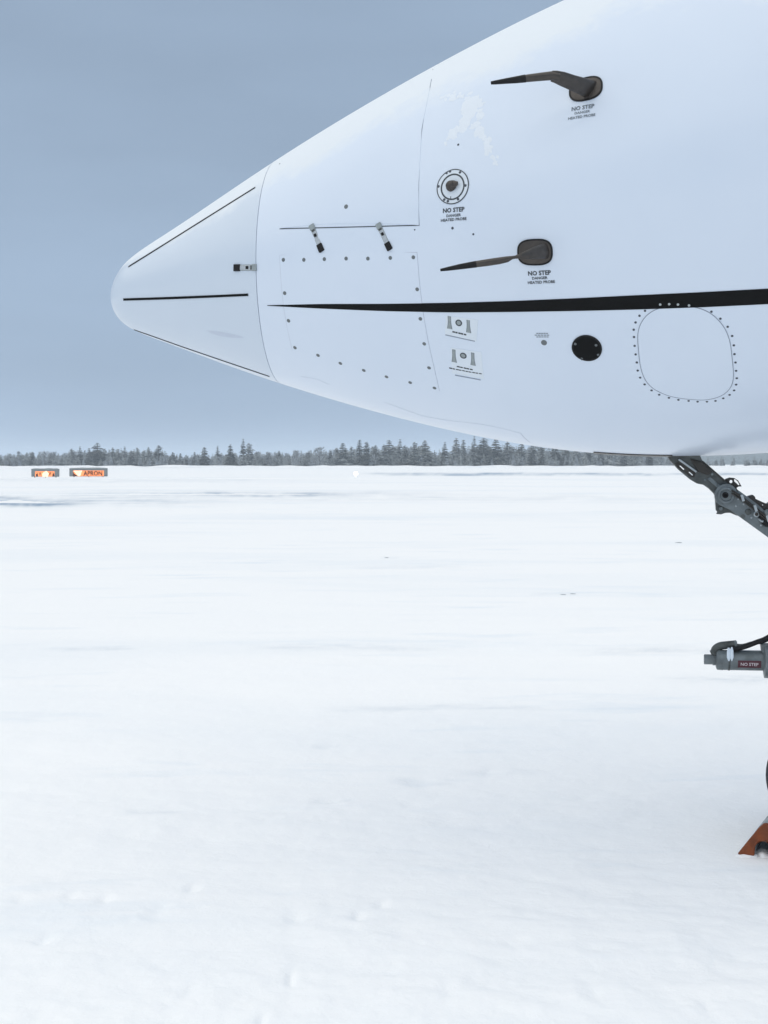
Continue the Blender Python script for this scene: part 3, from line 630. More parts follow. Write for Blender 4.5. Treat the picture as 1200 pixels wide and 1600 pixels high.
# belly joints and the smudge on the nose cone
line('belly_joint', [(600, 628), (660, 650), (700, 657), (748, 662), (780, 668), (814, 677)], 0.6, M['seam_soft'], fus, 26)
line('belly_joint', [(814, 677), (819, 684), (828, 691)], 0.8, M['seam_pale'], fus, 10)
line('belly_joint', [(470, 588), (495, 592), (515, 601)], 0.6, M['seam_soft'], fus, 12)

# ---- cockpit glazing, just above the top of the frame
M['glass'] = plain('cockpit_glass', (0.012, 0.015, 0.018), 0.06, var=0.1)
def sill(u):
    ph = np.radians(np.linspace(10, 85, 400)); return ph[np.argmin(np.abs(proj(S(np.full(400, u), ph))[1] + 38))]
for u0, u1 in ((2.55, 2.98), (3.04, 3.50)):
    us = np.linspace(u0, u1, 14)
    for sgn in (1, -1):
        lo_ = np.array([sill(u) for u in us]); hi_ = np.minimum(lo_ + 0.42, 1.45); tt = np.linspace(0, 1, 10)[:, None]
        P2 = lo_ * (1 - tt) + hi_ * tt; P2 = P2 if sgn > 0 else math.pi - P2
        w_ = grid_patch('cockpit_window', np.tile(us, (10, 1)), P2, 0.003, M['glass'])
        ring_u = np.r_[us, us[::-1]]; ring_p = np.r_[P2[0], P2[-1][::-1]]
        ribbon('window_frame', ring_u, ring_p, 0.03, M['gear_grey'], w_, 0.005, closed=True)

# ------------------------------------------------------------------ nose gear (stands on the centre plane of the aircraft)
def mid(px, py, lat=0.0):
    """spot of the photograph on the aircraft's upright centre plane (moved lat metres to the camera side first)"""
    o = TIP + NEAR * lat; k = (px - 600) / F_PX        # o + t AX : x = k y
    t_ = (k * o[1] - o[0]) / (AX[0] - k * AX[1]); p = o + t_ * AX
    return Vector((p[0], p[1], CAM_H + (HORIZON - py) / F_PX * p[1]))
NV = Vector(NEAR); AV = Vector(AX)
K0 = mid(1200, 800)[1] / F_PX
gear = None
def plate(name, outer, holes, z0, z1, mat, parent, bev=0.003):
    """outline (photograph pixels on the centre plane) cut from plate, from z0 to z1 metres towards the camera"""
    loops = [outer] + list(holes); pts = [[mid(*p) for p in l] for l in loops]
    flat = [[Vector(((p - pts[0][0]).dot(AV), p.z, 0)) for p in l] for l in pts]
    tri = tessellate_polygon(flat); base = [p for l in pts for p in l]; n = len(base); vs = [p + NV * z1 for p in base] + [p + NV * z0 for p in base]; fs = []
    for a, b, c in tri: fs += [(a, b, c), (c + n, b + n, a + n)]
    s = 0
    for l in pts:
        m = len(l)
        for i in range(m): j = (i + 1) % m; fs.append((s + i, s + j, s + j + n, s + i + n))
        s += m
    o = part(name, vs, fs, mat, parent); fix_normals(o)
    if bev: bevel(o, bev)
    return o
def lathe(name, c, axis, prof, mat, parent, n=28):
    """prof: (distance along axis in metres, radius in metres)"""
    axis = Vector(axis).normalized(); a = axis.orthogonal().normalized(); b = axis.cross(a); vs, fs = [], []
    for d, r in prof:
        for j in range(n): t_ = 2 * math.pi * j / n; vs.append(c + axis * d + (a * math.cos(t_) + b * math.sin(t_)) * max(r, 1e-4))
    for i in range(len(prof) - 1):
        for j in range(n): k = (j + 1) % n; fs.append((i * n + j, i * n + k, (i + 1) * n + k, (i + 1) * n + j))
    fs.append(tuple(range(n - 1, -1, -1))); fs.append(tuple((len(prof) - 1) * n + j for j in range(n)))
    o = part(name, vs, fs, mat, parent); fix_normals(o); autosmooth(o, 38); return o
def tube(name, pts, r, mat, parent, n=10):
    P = [Vector(p) for p in pts]; Q = []
    for i in range(len(P) - 1):                      # catmull-rom
        p0, p1, p2, p3 = P[max(i - 1, 0)], P[i], P[i + 1], P[min(i + 2, len(P) - 1)]
        for s_ in range(6):
            q = s_ / 6; Q.append(0.5 * ((2 * p1) + (p2 - p0) * q + (2 * p0 - 5 * p1 + 4 * p2 - p3) * q * q + (3 * p1 - p0 - 3 * p2 + p3) * q ** 3))
    Q.append(P[-1]); secs = []
    for i, q in enumerate(Q):
        t_ = (Q[min(i + 1, len(Q) - 1)] - Q[max(i - 1, 0)]).normalized(); a = t_.cross(NV).normalized(); b = t_.cross(a); secs.append((q, a * r, b * r))
    return loft(name, secs, mat, parent, n)
def circ(x, y, r, n=14, a0=0): return [(x + r * math.cos(a0 + 2 * math.pi * i / n), y + r * math.sin(a0 + 2 * math.pi * i / n)) for i in range(n)]
PG = Vector(S(np.array(U_GEAR), np.array(0.0)) - NEAR * 0); GB = Vector(TIP + AX * (U_GEAR + 0.016))      # foot of the strut on the ground
strut_top = Vector((GB.x, GB.y, 1.72)); ax_dn = Vector((0, 0, -1))
gear = lathe('nose_gear', strut_top, ax_dn, [(0, 0.085), (0.62, 0.085), (0.64, 0.1), (0.74, 0.1), (0.76, 0.088), (0.98, 0.088), (1.0, 0.075), (1.02, 0.075)], M['gear_grey'], plane)
tag(gear, 'grey nose landing gear leg with its folding drag brace')
lathe('oleo_piston', strut_top + ax_dn * 1.0, ax_dn, [(0, 0.05), (0.36, 0.05)], M['chrome'], gear)
lathe('axle', Vector((GB.x, GB.y, 0.231)) - NV * 0.2, NV, [(0, 0.03), (0.4, 0.03)], M['gear_dark'], gear)
lathe('axle_fork', strut_top + ax_dn * 1.3, ax_dn, [(0, 0.055), (0.03, 0.075), (0.2, 0.07), (0.24, 0.05)], M['gear_grey'], gear)
for s in (1, -1):
    c = Vector((GB.x, GB.y, 0.231)) + NV * (0.13 * s)
    w = lathe('wheel', c, NV, [(-0.06, 0.125), (-0.066, 0.16), (-0.066, 0.19), (-0.055, 0.215), (-0.035, 0.2285), (-0.012, 0.231), (-0.011, 0.227), (-0.005, 0.227), (-0.004, 0.2315), (0.004, 0.2315), (0.005, 0.227), (0.011, 0.227), (0.012, 0.231), (0.035, 0.2285), (0.055, 0.215), (0.066, 0.19), (0.066, 0.16), (0.06, 0.125)], M['tyre'], gear, 56)
    lathe('rim', c, NV, [(-0.05, 0.04), (-0.052, 0.11), (-0.064, 0.126), (0.064, 0.126), (0.052, 0.11), (0.05, 0.06), (0.07, 0.055), (0.075, 0.03)], M['gear_pale'], w, 40)
# folding drag brace
br = plate('drag_brace', [(1040, 709), (1092, 709), (1097, 721), (1115, 736.5), (1131, 751), (1141, 757), (1150, 768), (1148, 784), (1137, 795), (1126, 789), (1115, 771), (1107, 763), (1099, 757.5), (1089, 755.5), (1078, 749), (1060, 734), (1047, 720)],
           [[(1060.5, 727.5), (1063, 727.2), (1070, 733.2), (1068, 734.8)], [(1075, 737.5), (1077, 736.8), (1083.5, 742), (1081.5, 743.6)]], -0.035, 0.035, M['gear_dark'], gear)
plate('slot_shade_plate', [(1054, 724), (1059, 721.5), (1086, 739), (1084, 746), (1079, 745.5), (1058, 730)], [[(1060.5, 727.5), (1063, 727.2), (1070, 733.2), (1068, 734.8)], [(1075, 737.5), (1077, 736.8), (1083.5, 742), (1081.5, 743.6)]], 0.030, 0.037, M['gear_brown'], br, 0)  # dark raised plate, colouring in the shade of the recessed slot
plate('brace_rod', [(1058.5, 718.5), (1061.5, 717), (1088, 736), (1086.5, 738.5)], [], 0.034, 0.05, M['gear_pale'], br, 0.002)
plate('brace_side', [(1077, 716), (1096, 721.5), (1112, 737), (1104, 742), (1090, 737)], [], 0.03, 0.042, M['gear_brown'], br, 0.003)
plate('brace_edge', [(1095, 719.5), (1098, 720), (1133, 750.5), (1130.5, 752.5)], [], -0.037, 0.038, M['gear_brown'], br, 0.001)
lk = plate('brace_link', circ(1133, 773.5, 18, 20, math.pi * 0.62)[:14] + [(1152, 765.5), (1180, 786), (1205, 808), (1275, 868), (1290, 900), (1262, 893), (1200, 840), (1150, 804), (1140, 796.5)], [], 0.028, 0.062, M['gear_grey'], gear, 0.005)
def boss(name, px, py, prof, mat, parent, n=22): return lathe(name, mid(px, py), NV, prof, mat, parent, n)
boss('pivot_flange', 1133, 773.5, [(-0.05, 0.035), (0.066, 0.035), (0.069, 0.032), (0.069, 0.025), (0.064, 0.022)], M['gear_grey'], lk)
boss('pivot_pin', 1131.5, 773, [(-0.06, 0.0125), (0.073, 0.0125), (0.073, 0.008), (0.066, 0.007)], M['black_rubber'], lk)
plate('down_lock_hook', [(1129, 752), (1134, 748), (1140, 746), (1147, 746.8), (1153, 750.5), (1158.5, 760), (1153.5, 760.3), (1150.8, 762), (1152, 772), (1138, 770)], [circ(1142, 752.4, 2.6, 10), [(1146.6, 748.6), (1149.5, 749.4), (1153.2, 753), (1155.6, 757.8), (1153.6, 758.2), (1150.5, 755), (1147, 752)]], -0.01, 0.012, M['gear_brown'], gear, 0.001)
plate('brace_lug', [(1117, 778), (1118.5, 797), (1121, 800), (1119, 803), (1126, 803.6), (1133, 801.2), (1140, 801), (1152, 806), (1150, 796), (1130, 784)], [], -0.02, 0.02, M['gear_dark'], gear, 0.002)
boss('lug_bolt', 1126, 794, [(-0.03, 0.009), (0.026, 0.009), (0.03, 0.006)], M['gear_grey'], gear, 12)
plate('lock_actuator', [(1148, 762), (1156, 769), (1164, 776.5), (1169, 774.5), (1175, 772.8), (1178.5, 776), (1179, 779), (1190, 784), (1197, 787), (1202, 783), (1230, 792), (1280, 850), (1262, 862), (1215, 822), (1190, 800), (1165, 786)], [circ(1191, 788.8, 1.6, 8)], -0.015, 0.045, M['gear_brown'], gear, 0.003)
boss('actuator_bolt', 1179.5, 802.5, [(0.05, 0.0115), (0.075, 0.0115), (0.078, 0.008)], M['gear_pale'], gear, 16); boss('actuator_bolt', 1179.5, 802.5, [(0.05, 0.0075), (0.08, 0.0075)], M['gear_brown'], gear, 12)
boss('link_bolt', 1167, 799, [(0.05, 0.013), (0.066, 0.013), (0.069, 0.009)], M['gear_dark'], gear, 16); boss('link_bolt', 1159, 806, [(0.05, 0.009), (0.064, 0.009)], M['gear_dark'], gear, 12)
boss('link_bolt', 1197, 801, [(0.05, 0.016), (0.072, 0.016), (0.076, 0.01)], M['gear_grey'], gear, 16)
tube('lock_wire', [mid(1186, 811, 0.066), mid(1191, 815, 0.075), mid(1194, 812, 0.07), mid(1199, 820, 0.075), mid(1207, 826, 0.066)], 0.004, M['gear_pale'], gear, 8)
tube('brake_hose', [mid(1188, 806, 0.06), mid(1196, 818, 0.07), mid(1208, 822, 0.07), mid(1230, 850, 0.06), mid(1270, 900, 0.09)], 0.011, M['black_rubber'], gear)
for x0, y0 in ((1152, 779), (1160, 787), (1148, 790), (1172, 808), (1187, 820)): boss('link_rivet', x0, y0, [(0.055, 0.0042), (0.065, 0.0042), (0.067, 0.002)], M['gear_pale'], gear, 8)
for dy_, r_ in ((0, 0.0045), (4.5, 0.0035)): tube('pressure_pipe', [mid(1143, 766 + dy_, 0.07), mid(1158, 776 + dy_, 0.073), mid(1176, 790 + dy_, 0.073), mid(1200, 810 + dy_, 0.075), mid(1240, 845 + dy_, 0.075), mid(1280, 885 + dy_, 0.085)], r_, M['gear_brown'], gear, 8)
for x0, y0 in ((1157, 776), (1177, 792), (1196, 808)): plate('pipe_clip', [(x0 - 2.5, y0 - 3), (x0 + 1.5, y0 - 4), (x0 + 4.5, y0 + 6), (x0 + 0.5, y0 + 7)], [], 0.06, 0.080, M['gear_pale'], gear, 0.001)
plate('brace_rib', [(1104, 748), (1109, 745), (1126, 760), (1122, 764)], [], 0.03, 0.040, M['gear_grey'], br, 0.002)
for x0, y0 in ((1101, 750), (1112, 741), (1118, 756)): boss('brace_bolt', x0, y0, [(0.03, 0.0055), (0.042, 0.0055), (0.044, 0.003)], M['gear_grey'], gear, 8)
# steering unit pointing forward, with its placard
def kx(px): return (mid(px, 1030) - mid(1100, 1030)).length
sc = mid(1100, 1030.5)
su = lathe('steering_unit', sc, AV, [(kx(1129), 0.0405), (kx(1131), 0.0415), (kx(1150), 0.0415), (kx(1192), 0.0415), (kx(1193), 0.055), (kx(1194), 0.071), (kx(1225), 0.073), (kx(1245), 0.07)], M['gear_grey'], gear, 40)
lathe('end_cap', sc, AV, [(kx(1118.5), 0.030), (kx(1119.5), 0.0385), (kx(1121), 0.0415), (kx(1128.5), 0.0425), (kx(1131), 0.041)], M['gear_grey'], su, 32)
lathe('end_nut', sc - Vector((0, 0, -0.001)), AV, [(0, 0.021), (kx(1101), 0.0225), (kx(1113), 0.0225), (kx(1114), 0.026), (kx(1119.5), 0.026)], M['gear_grey'], su, 6)
tube('elbow_fitting', [mid(1116, 1021), mid(1118, 1014), mid(1125, 1009.5), mid(1135, 1008), mid(1146, 1007), mid(1150.5, 1006.5)], 0.0165, M['gear_dark'], su, 14)
plate('clamp', [(1147, 1001.5), (1151, 1001), (1152, 1012), (1148, 1013)], [], -0.02, 0.022, M['gear_grey'], su, 0.002)
plate('clamp', [(1109, 1017), (1113, 1015.5), (1121, 1021), (1119, 1025), (1111, 1022)], [], -0.015, 0.018, M['gear_dark'], su, 0.002)
lathe('icicle', mid(1138.5, 1012, 0.043), Vector((0.02, 0, -1)), [(0, 0.004), (0.015, 0.008), (0.04, 0.009), (0.05, 0.005), (0.056, 0.001)], M['ice'], su, 10)
lathe('icicle', mid(1143.5, 1011, 0.043), Vector((0.0, 0, -1)), [(0, 0.003), (0.015, 0.007), (0.042, 0.008), (0.052, 0.004), (0.058, 0.001)], M['ice'], su, 10)
tube('hydraulic_hose', [mid(1143, 1013.5, 0.02), mid(1150, 1014, 0.025), mid(1165, 1010, 0.03), mid(1182, 1003.5, 0.03), mid(1200, 996, 0.03), mid(1240, 970, 0.05), mid(1275, 930, 0.08)], 0.0105, M['black_rubber'], su, 12)
tube('hydraulic_hose', [mid(1146, 1008), mid(1160, 1009), mid(1175, 1005), mid(1200, 999), mid(1250, 965, 0.02)], 0.008, M['gear_dark'], su, 10)
plate('bracket', [(1188, 1006), (1204, 1005), (1204, 1024), (1193, 1022), (1189, 1016)], [], -0.02, 0.03, M['gear_grey'], su, 0.003)
def on_unit(ax_m, up_m, r):
    th = up_m / r; return sc + AV * ax_m + NV * (r * math.cos(th)) + Vector((0, 0, r * math.sin(th)))
a0, a1 = kx(1149.5) + 0.006, kx(1185.5) + 0.006; vs, fs = [], []
nb = 9
for j in range(nb):
    z = -0.027 + 0.031 * j / (nb - 1)
    for a in (a0, a1): vs.append(on_unit(a, z, 0.0435))
for j in range(nb - 1): fs.append((2 * j, 2 * j + 1, 2 * j + 3, 2 * j + 2))
pcd = part('placard', vs, fs, M['maroon'], su); sol = pcd.modifiers.new('thickness', 'SOLIDIFY'); sol.thickness = 0.002; sol.offset = 0
for dx_ in (0.02, 0.07, 0.215):
    lathe('band_clamp', sc + AV * (kx(1131) + dx_ - 0.004), AV, [(0, 0.0425), (0.001, 0.0432), (0.007, 0.0432), (0.008, 0.0425)], M['gear_dark'], su, 36) if dx_ != 0.07 else None
tag(pcd, 'maroon placard lettered NO STEP')
tv, tf = text_mesh('NO STEP', 1.0, 0.01); ex = tv.max(0) - tv.min(0); md = (tv.max(0) + tv.min(0)) / 2
part('lettering', [on_unit((a0 + a1) / 2 + (v[0] - md[0]) / ex[0] * (a1 - a0) * 0.76, -0.0115 + (v[1] - md[1]) / ex[1] * 0.0135, 0.0452) for v in tv], tf, M['placard_white'], pcd)
# bay doors and a dark sheet painted for the shade of the open bay
def belly_strip(name, u0, u1, w, lift, mat, parent):
    us = np.linspace(u0, u1, 24); ph = -math.pi / 2 + np.linspace(-w, w, 9); U2, P2 = np.meshgrid(us, ph, indexing='ij'); return grid_patch(name, U2, P2, lift, mat, parent)
uA, uB = 2.10, 2.42
belly_strip('wheel_bay_door', uA, uB, 0.10, 0.0035, M['gear_brown'], gear)
belly_strip('bay_shade_sheet', 2.86, 3.25, 0.06, 0.001, M['black_rubber'], gear)

# ------------------------------------------------------------------ wheel chock
BK = Vector((math.sin(math.radians(21.5)), math.cos(math.radians(21.5)), 0)); CX = Vector((BK.y, -BK.x, 0))     # along the chock, away from the camera, and across it
cb = Vector((1.395, 6.055, 0.0)); chock = empty('wheel_chock', cb)
tag(chock, 'rust-orange wheel chock with arched end plate against the nose wheel', 'wheel chock')
def prism(name, prof, y0, y1, mat, parent, bev=0.004):
    n = len(prof); flat = [[Vector((x, z, 0)) for x, z in prof]]; tri = tessellate_polygon(flat)
    vs = [CX * x + Vector((0, 0, z)) + BK * y for y in (y0, y1) for x, z in prof]; fs = [(a, b, c) for a, b, c in tri] + [(c + n, b + n, a + n) for a, b, c in tri]
    fs += [(i, (i + 1) % n, (i + 1) % n + n, i + n) for i in range(n)]
    o = fix_normals(mk(name, vs, fs, mat, parent)); bevel(o, bev); return o
arch = [(0.098 + 0.034 * math.cos(a), 0.026 + 0.037 * math.sin(a)) for a in np.linspace(0, math.pi, 12)]
prof = [(0.0, 0.002), (0.0, 0.008), (0.040, 0.062), (0.078, 0.112), (0.097, 0.131), (0.112, 0.134), (0.126, 0.124), (0.160, 0.070), (0.205, 0.008), (0.205, 0.002), (0.134, 0.002)] + arch + [(0.062, 0.002)]
prism('end_plate', prof, 0.0, 0.022, M['orange'], chock, 0.004)
prof2 = [(0.02, 0.004), (0.02, 0.02), (0.085, 0.108), (0.104, 0.124), (0.116, 0.124), (0.185, 0.02), (0.185, 0.004), (0.134, 0.004)] + arch + [(0.062, 0.004)]
prism('body', prof2, 0.0225, 0.36, M['chock_grey'], chock, 0.008)
# snow caught on the ridge and drifted against the foot
def lump(name, c, rx, ry, rz, seed, mat, parent=None, n=16, m=8):
    vs, fs = [], []
    for i in range(m + 1):
        t_ = math.pi * i / m
        for j in range(n):
            p = 2 * math.pi * j / n; v = Vector((math.sin(t_) * math.cos(p), math.sin(t_) * math.sin(p), math.cos(t_))); k = 1 + 0.35 * noise.noise(v * 1.7 + Vector((seed, 0, 0)))
            vs.append((c[0] + v.x * rx * k, c[1] + v.y * ry * k, c[2] + v.z * rz * k))
    for i in range(m):
        for j in range(n): k = (j + 1) % n; fs.append((i * n + j, i * n + k, (i + 1) * n + k, (i + 1) * n + j))
    return mk(name, vs, fs, mat, parent, smooth=True)
for dx, dy, a, b, c, s in ((0.10, 0.03, 0.035, 0.06, 0.020, 3), (0.035, -0.004, 0.05, 0.022, 0.012, 6), (0.16, -0.006, 0.05, 0.025, 0.014, 8)):
    tag(lump('snow_drift', (cb.x + dx, cb.y + dy, -0.006), a, b, c, s, M['snow'], None, 20, 10), 'small snow drift at the foot of the wheel chock', kind='structure')

# ------------------------------------------------------------------ airfield signs and light
def quad_text(s, w, h, bold=0.02):
    vs, fs = text_mesh(s, 1.0, bold); ex = vs.max(0) - vs.min(0); md = (vs.max(0) + vs.min(0)) / 2
    return [((v[0] - md[0]) / ex[0] * w, (v[1] - md[1]) / ex[1] * h) for v in vs], fs
def boxm(name, x0, x1, y0, y1, z0, z1, mat, parent, bev=0.0):
    vs = [(x, y, z) for x in (x0, x1) for y in (y0, y1) for z in (z0, z1)]
    o = fix_normals(mk(name, vs, [(0, 1, 3, 2), (4, 6, 7, 5), (0, 4, 5, 1), (2, 3, 7, 6), (0, 2, 6, 4), (1, 5, 7, 3)], mat, parent))
    if bev: bevel(o, bev, 3)
    return o
def flat(name, pts, y, mat, parent, th=0.02):
    n = len(pts); tri = tessellate_polygon([[Vector((x, z, 0)) for x, z in pts]])
    vs = [(x, y, z) for x, z in pts] + [(x, y + th, z) for x, z in pts]
    fs = [tuple(q) for q in tri] + [(i, (i + 1) % n, (i + 1) % n + n, i + n) for i in range(n)]
    return fix_normals(mk(name, vs, fs, mat, parent))
def sign(px0, px1, py0, py1, label, kind, rz):
    d = ground_at(py1 + 1.0); k = d / F_PX; w = (px1 - px0) * k; h = (py1 - py0) * k
    o = empty('airfield_sign', ((px0 + px1) / 2 * k - 600 * k, d, 0)); o.rotation_euler = (0, 0, rz); tag(o, label, 'sign')
    z0 = 0.07; boxm('cabinet', -w / 2, w / 2, 0, 0.35, z0, z0 + h * 0.93, M['sign_grey'], o, 0.06)
    for s in (-1, 0, 1): boxm('leg', s * w * 0.38 - 0.05, s * w * 0.38 + 0.05, 0.12, 0.22, -0.3, z0, M['gear_dark'], o)
    N = 24; vs, fs = [], []
    for i in range(N + 1):                           # snow lying on the top
        x = -w / 2 + w * i / N; e = min(1, i / 2, (N - i) / 2); t_ = (0.035 + 0.085 * e * (0.6 + 0.6 * noise.noise(Vector((x * 1.3, px0, 0)))))
        zz = z0 + h * 0.93
        for y, z in ((-0.03, zz - 0.03), (-0.02, zz + t_ * 0.6), (0.12, zz + t_), (0.30, zz + t_ * 0.7), (0.37, zz - 0.03)): vs.append((x, y, z))
    for i in range(N):
        for j in range(4): fs.append((i * 5 + j, (i + 1) * 5 + j, (i + 1) * 5 + j + 1, i * 5 + j + 1))
    mk('snow_cap', vs, fs, M['chock_grey'], o, smooth=True)
    fx0, fx1, fz0, fz1 = -w * 0.40, w * 0.41, z0 + 0.03, z0 + h * 0.70
    if kind == 'apron':
        boxm('lit_face', fx0, fx1, -0.012, 0.01, fz0, fz1, M['lit_orange'], o); ch = fz1 - fz0
        flat('arrow', [(fx0 + 0.02, fz1 - 0.02), (fx0 + w * 0.24, fz1), (fx0 + w * 0.19, fz0 + ch * 0.1), (fx0 + w * 0.13, fz0)], -0.035, M['lit_pale'], o)
        flat('arrow_dark', [(fx0 + 0.01, fz1 - 0.12), (fx0 + 0.1, fz0 + ch * 0.45), (fx0 + w * 0.13, fz0 + 0.01), (fx0 + 0.01, fz0 + 0.01)], -0.035, M['lit_dark'], o)  # flat dark corner left of the arrow
        vs, fs = quad_text('APRON', w * 0.50, ch * 0.86, 0.03); cx = fx0 + w * 0.52; cz = (fz0 + fz1) / 2
        mk('lettering', [(cx + a, -0.03, cz + b) for a, b in vs], fs, M['lit_dark'], o)
    else:
        boxm('lit_face', -w * 0.36, w * 0.34, -0.012, 0.01, fz0, fz1 - 0.02, M['lit_orange'], o); ch = fz1 - fz0
        flat('arrow', [(-w * 0.10, fz0 - 0.03), (w * 0.10, fz0 - 0.03), (w * 0.13, fz0 + ch * 0.55), (w * 0.05, fz1 + 0.02), (-w * 0.05, fz0 + ch * 0.8), (-w * 0.10, fz0 + ch * 0.5)], -0.035, M['lit_pale'], o)
        for cx in (-0.33, 0.26): flat('dark_mark', [(w * cx, fz0), (w * (cx + 0.08), fz0), (w * (cx + 0.06), fz0 + ch * 0.6), (w * (cx + 0.01), fz0 + ch * 0.5)], -0.035, M['lit_dark'], o)
        for cx in (-0.20, 0.16): flat('dark_mark', [(w * cx, fz0 + ch * 0.2), (w * (cx + 0.03), fz0 + ch * 0.2), (w * (cx + 0.04), fz0 + ch * 0.75), (w * cx, fz0 + ch * 0.75)], -0.035, M['lit_dark'], o)
    return o
sign(49, 92, 732.3, 745, 'smaller lit orange airfield sign with snow on top, at the left', 'arrow', 0.06)
sign(108.5, 167.5, 731.3, 744.5, 'wider lit orange airfield sign reading APRON, in front of the tallest tree', 'apron', 0.05)
d = ground_at(746); k = d / F_PX; o = empty('edge_light', ((556 - 600) * k, d, 0)); tag(o, 'small lit white edge light standing alone in the snow', 'light')
PI_keep = PINV; PINV = Matrix.Identity(4)
def lat0(name, prof, mat, n=16): return lathe(name, Vector((0, 0, 0)), (0, 0, 1), prof, mat, o, n)
lat0('base', [(-0.2, 0.20), (0.05, 0.2), (0.09, 0.14), (0.12, 0.06)], M['white_plastic']); lat0('stem', [(0.1, 0.05), (0.26, 0.05)], M['white_plastic'])
lat0('lens', [(0.24, 0.10), (0.30, 0.19), (0.42, 0.20), (0.52, 0.16), (0.58, 0.06)], M['lamp'])
PINV = PI_keep
# clods of dirty snow left on the field
for (px, py, w, lab) in ((1060, 849, 11, 'dark clod of dirty snow below the drag brace'), (880, 930, 10, 'left one of two small clods in the middle of the field'), (895, 929, 9, 'right one of two small clods in the middle of the field'), (604, 872, 7, 'flat snow clod near the centre of the field'), (291, 1329, 4, 'tiny bright snow crumb in the left foreground'), (86, 955, 6, 'tiny snow crumb far left')):
    d = ground_at(py); k = d / F_PX; x = (px - 600) * k
    tag(lump('snow_clod', (x, d, field_h(x, d)), w * k / 2, w * k / 2.4, w * k / 9, px, M['clod' if px in (1060, 880, 895, 604) else 'snow'], None, 12, 6), lab, 'snow clod', 'snow clods')

# ------------------------------------------------------------------ wood at the far edge of the field
def conifer(seed, h, w, dens, droop, rounded=0.0):
    """tapered trunk plus whorls of drooping branches, each a bent spray of small faces"""
    r = random.Random(seed); tv, tf, bv, bf = [], [], [], []; n = 5
    for i in range(4):
        z = h * i / 3 * 0.97; rr = 0.045 * w * (1 - i / 3.2) + 0.015
        for j in range(n): a = 2 * math.pi * j / n; tv.append((rr * math.cos(a), rr * math.sin(a), z))
    for i in range(3):
        for j in range(n): k = (j + 1) % n; tf.append((i * n + j, i * n + k, (i + 1) * n + k, (i + 1) * n + j))
    wh = int(h * dens * 1.5)
    for i in range(wh):
        f = (i + r.random() * 0.8) / wh; z = h * (0.04 + 0.95 * f)
        prof = (1 - f) ** 0.68 if not rounded else (1 - f ** (1.5 + rounded)) * (0.55 + 0.45 * min(1, f * 3))
        rad = w * 0.5 * prof * r.uniform(0.62, 1.2) + 0.16
        m = 5 + int(5 * (1 - f)); a0 = r.random() * 6.28
        for j in range(m):
            if r.random() < 0.10: continue
            a = a0 + 2 * math.pi * j / m + r.uniform(-0.3, 0.3); L = rad * r.uniform(0.65, 1.15); dz = -L * droop * r.uniform(0.5, 1.4)
            ca, sa = math.cos(a), math.sin(a); hw = max(0.10, L * 0.36) * r.uniform(0.7, 1.2); b = len(bv); zz = z + r.uniform(-0.1, 0.1)
            bv += [(0, 0, zz), (ca * L * .55 - sa * hw, sa * L * .55 + ca * hw, zz + dz * .4 - 0.05), (ca * L * .55 + sa * hw, sa * L * .55 - ca * hw, zz + dz * .4 - 0.05), (ca * L * .6, sa * L * .6, zz + dz * .35 + hw * .5), (ca * L, sa * L, zz + dz)]
            bf += [(b, b + 1, b + 3), (b, b + 3, b + 2), (b + 1, b + 4, b + 3), (b + 3, b + 4, b + 2)]
    return (tv, tf), (bv, bf)
def birch(seed, h, w):
    """bare rimed crown: many fine upswept twigs"""
    r = random.Random(seed); tv, tf, bv, bf = [], [], [], []; n = 5
    for i in range(4):
        z = h * i / 3 * 0.85; rr = 0.05 * (1 - i / 3.3) + 0.01
        for j in range(n): a = 2 * math.pi * j / n; tv.append((rr * math.cos(a), rr * math.sin(a), z))
    for i in range(3):
        for j in range(n): k = (j + 1) % n; tf.append((i * n + j, i * n + k, (i + 1) * n + k, (i + 1) * n + j))
    for i in range(230):
        f = r.random() ** 0.8; z = h * (0.12 + 0.72 * f); a = r.random() * 6.28; R = w * 0.5 * (1 - 0.6 * f) * math.sqrt(r.random()); L = r.uniform(0.3, 0.9)
        x, y = R * math.cos(a), R * math.sin(a); ca, sa = math.cos(a), math.sin(a); b = len(bv); q = 0.09
        bv += [(x - sa * q, y + ca * q, z), (x + sa * q, y - ca * q, z), (x + ca * L * 0.5, y + sa * L * 0.5, z + L)]; bf.append((b, b + 1, b + 2))
    return (tv, tf), (bv, bf)
KINDS = {'spruce': [conifer(s, 8.0, 3.0, 2.1, 0.45) for s in (1, 2, 3)], 'slim': [conifer(s, 8.0, 1.7, 2.3, 0.5) for s in (4, 5)],
         'broad': [conifer(s, 8.0, 4.2, 2.2, 0.4) for s in (6, 7, 8)], 'pine': [conifer(s, 8.0, 3.0, 2.2, 0.2, 0.8) for s in (9, 10)], 'birch': [birch(s, 8.0, 3.4) for s in (11, 12)]}
MEK = {}
for kn, lst in KINDS.items():
    MEK[kn] = []
    for (tv, tf), (bv, bf) in lst:
        a = bpy.data.meshes.new('trunk'); a.from_pydata(tv, [], tf); a.materials.append(M['bark']); a.update()
        for mt in ('needles', 'needles_pale', 'twigs'):
            pass
        b = bpy.data.meshes.new('crown'); b.from_pydata(bv, [], bf); b.materials.append(M['twigs'] if kn == 'birch' else M['needles']); b.update()
        c = b.copy(); c.materials.clear(); c.materials.append(M['twigs'] if kn == 'birch' else M['needles_pale'])
        MEK[kn].append((a, b, c))
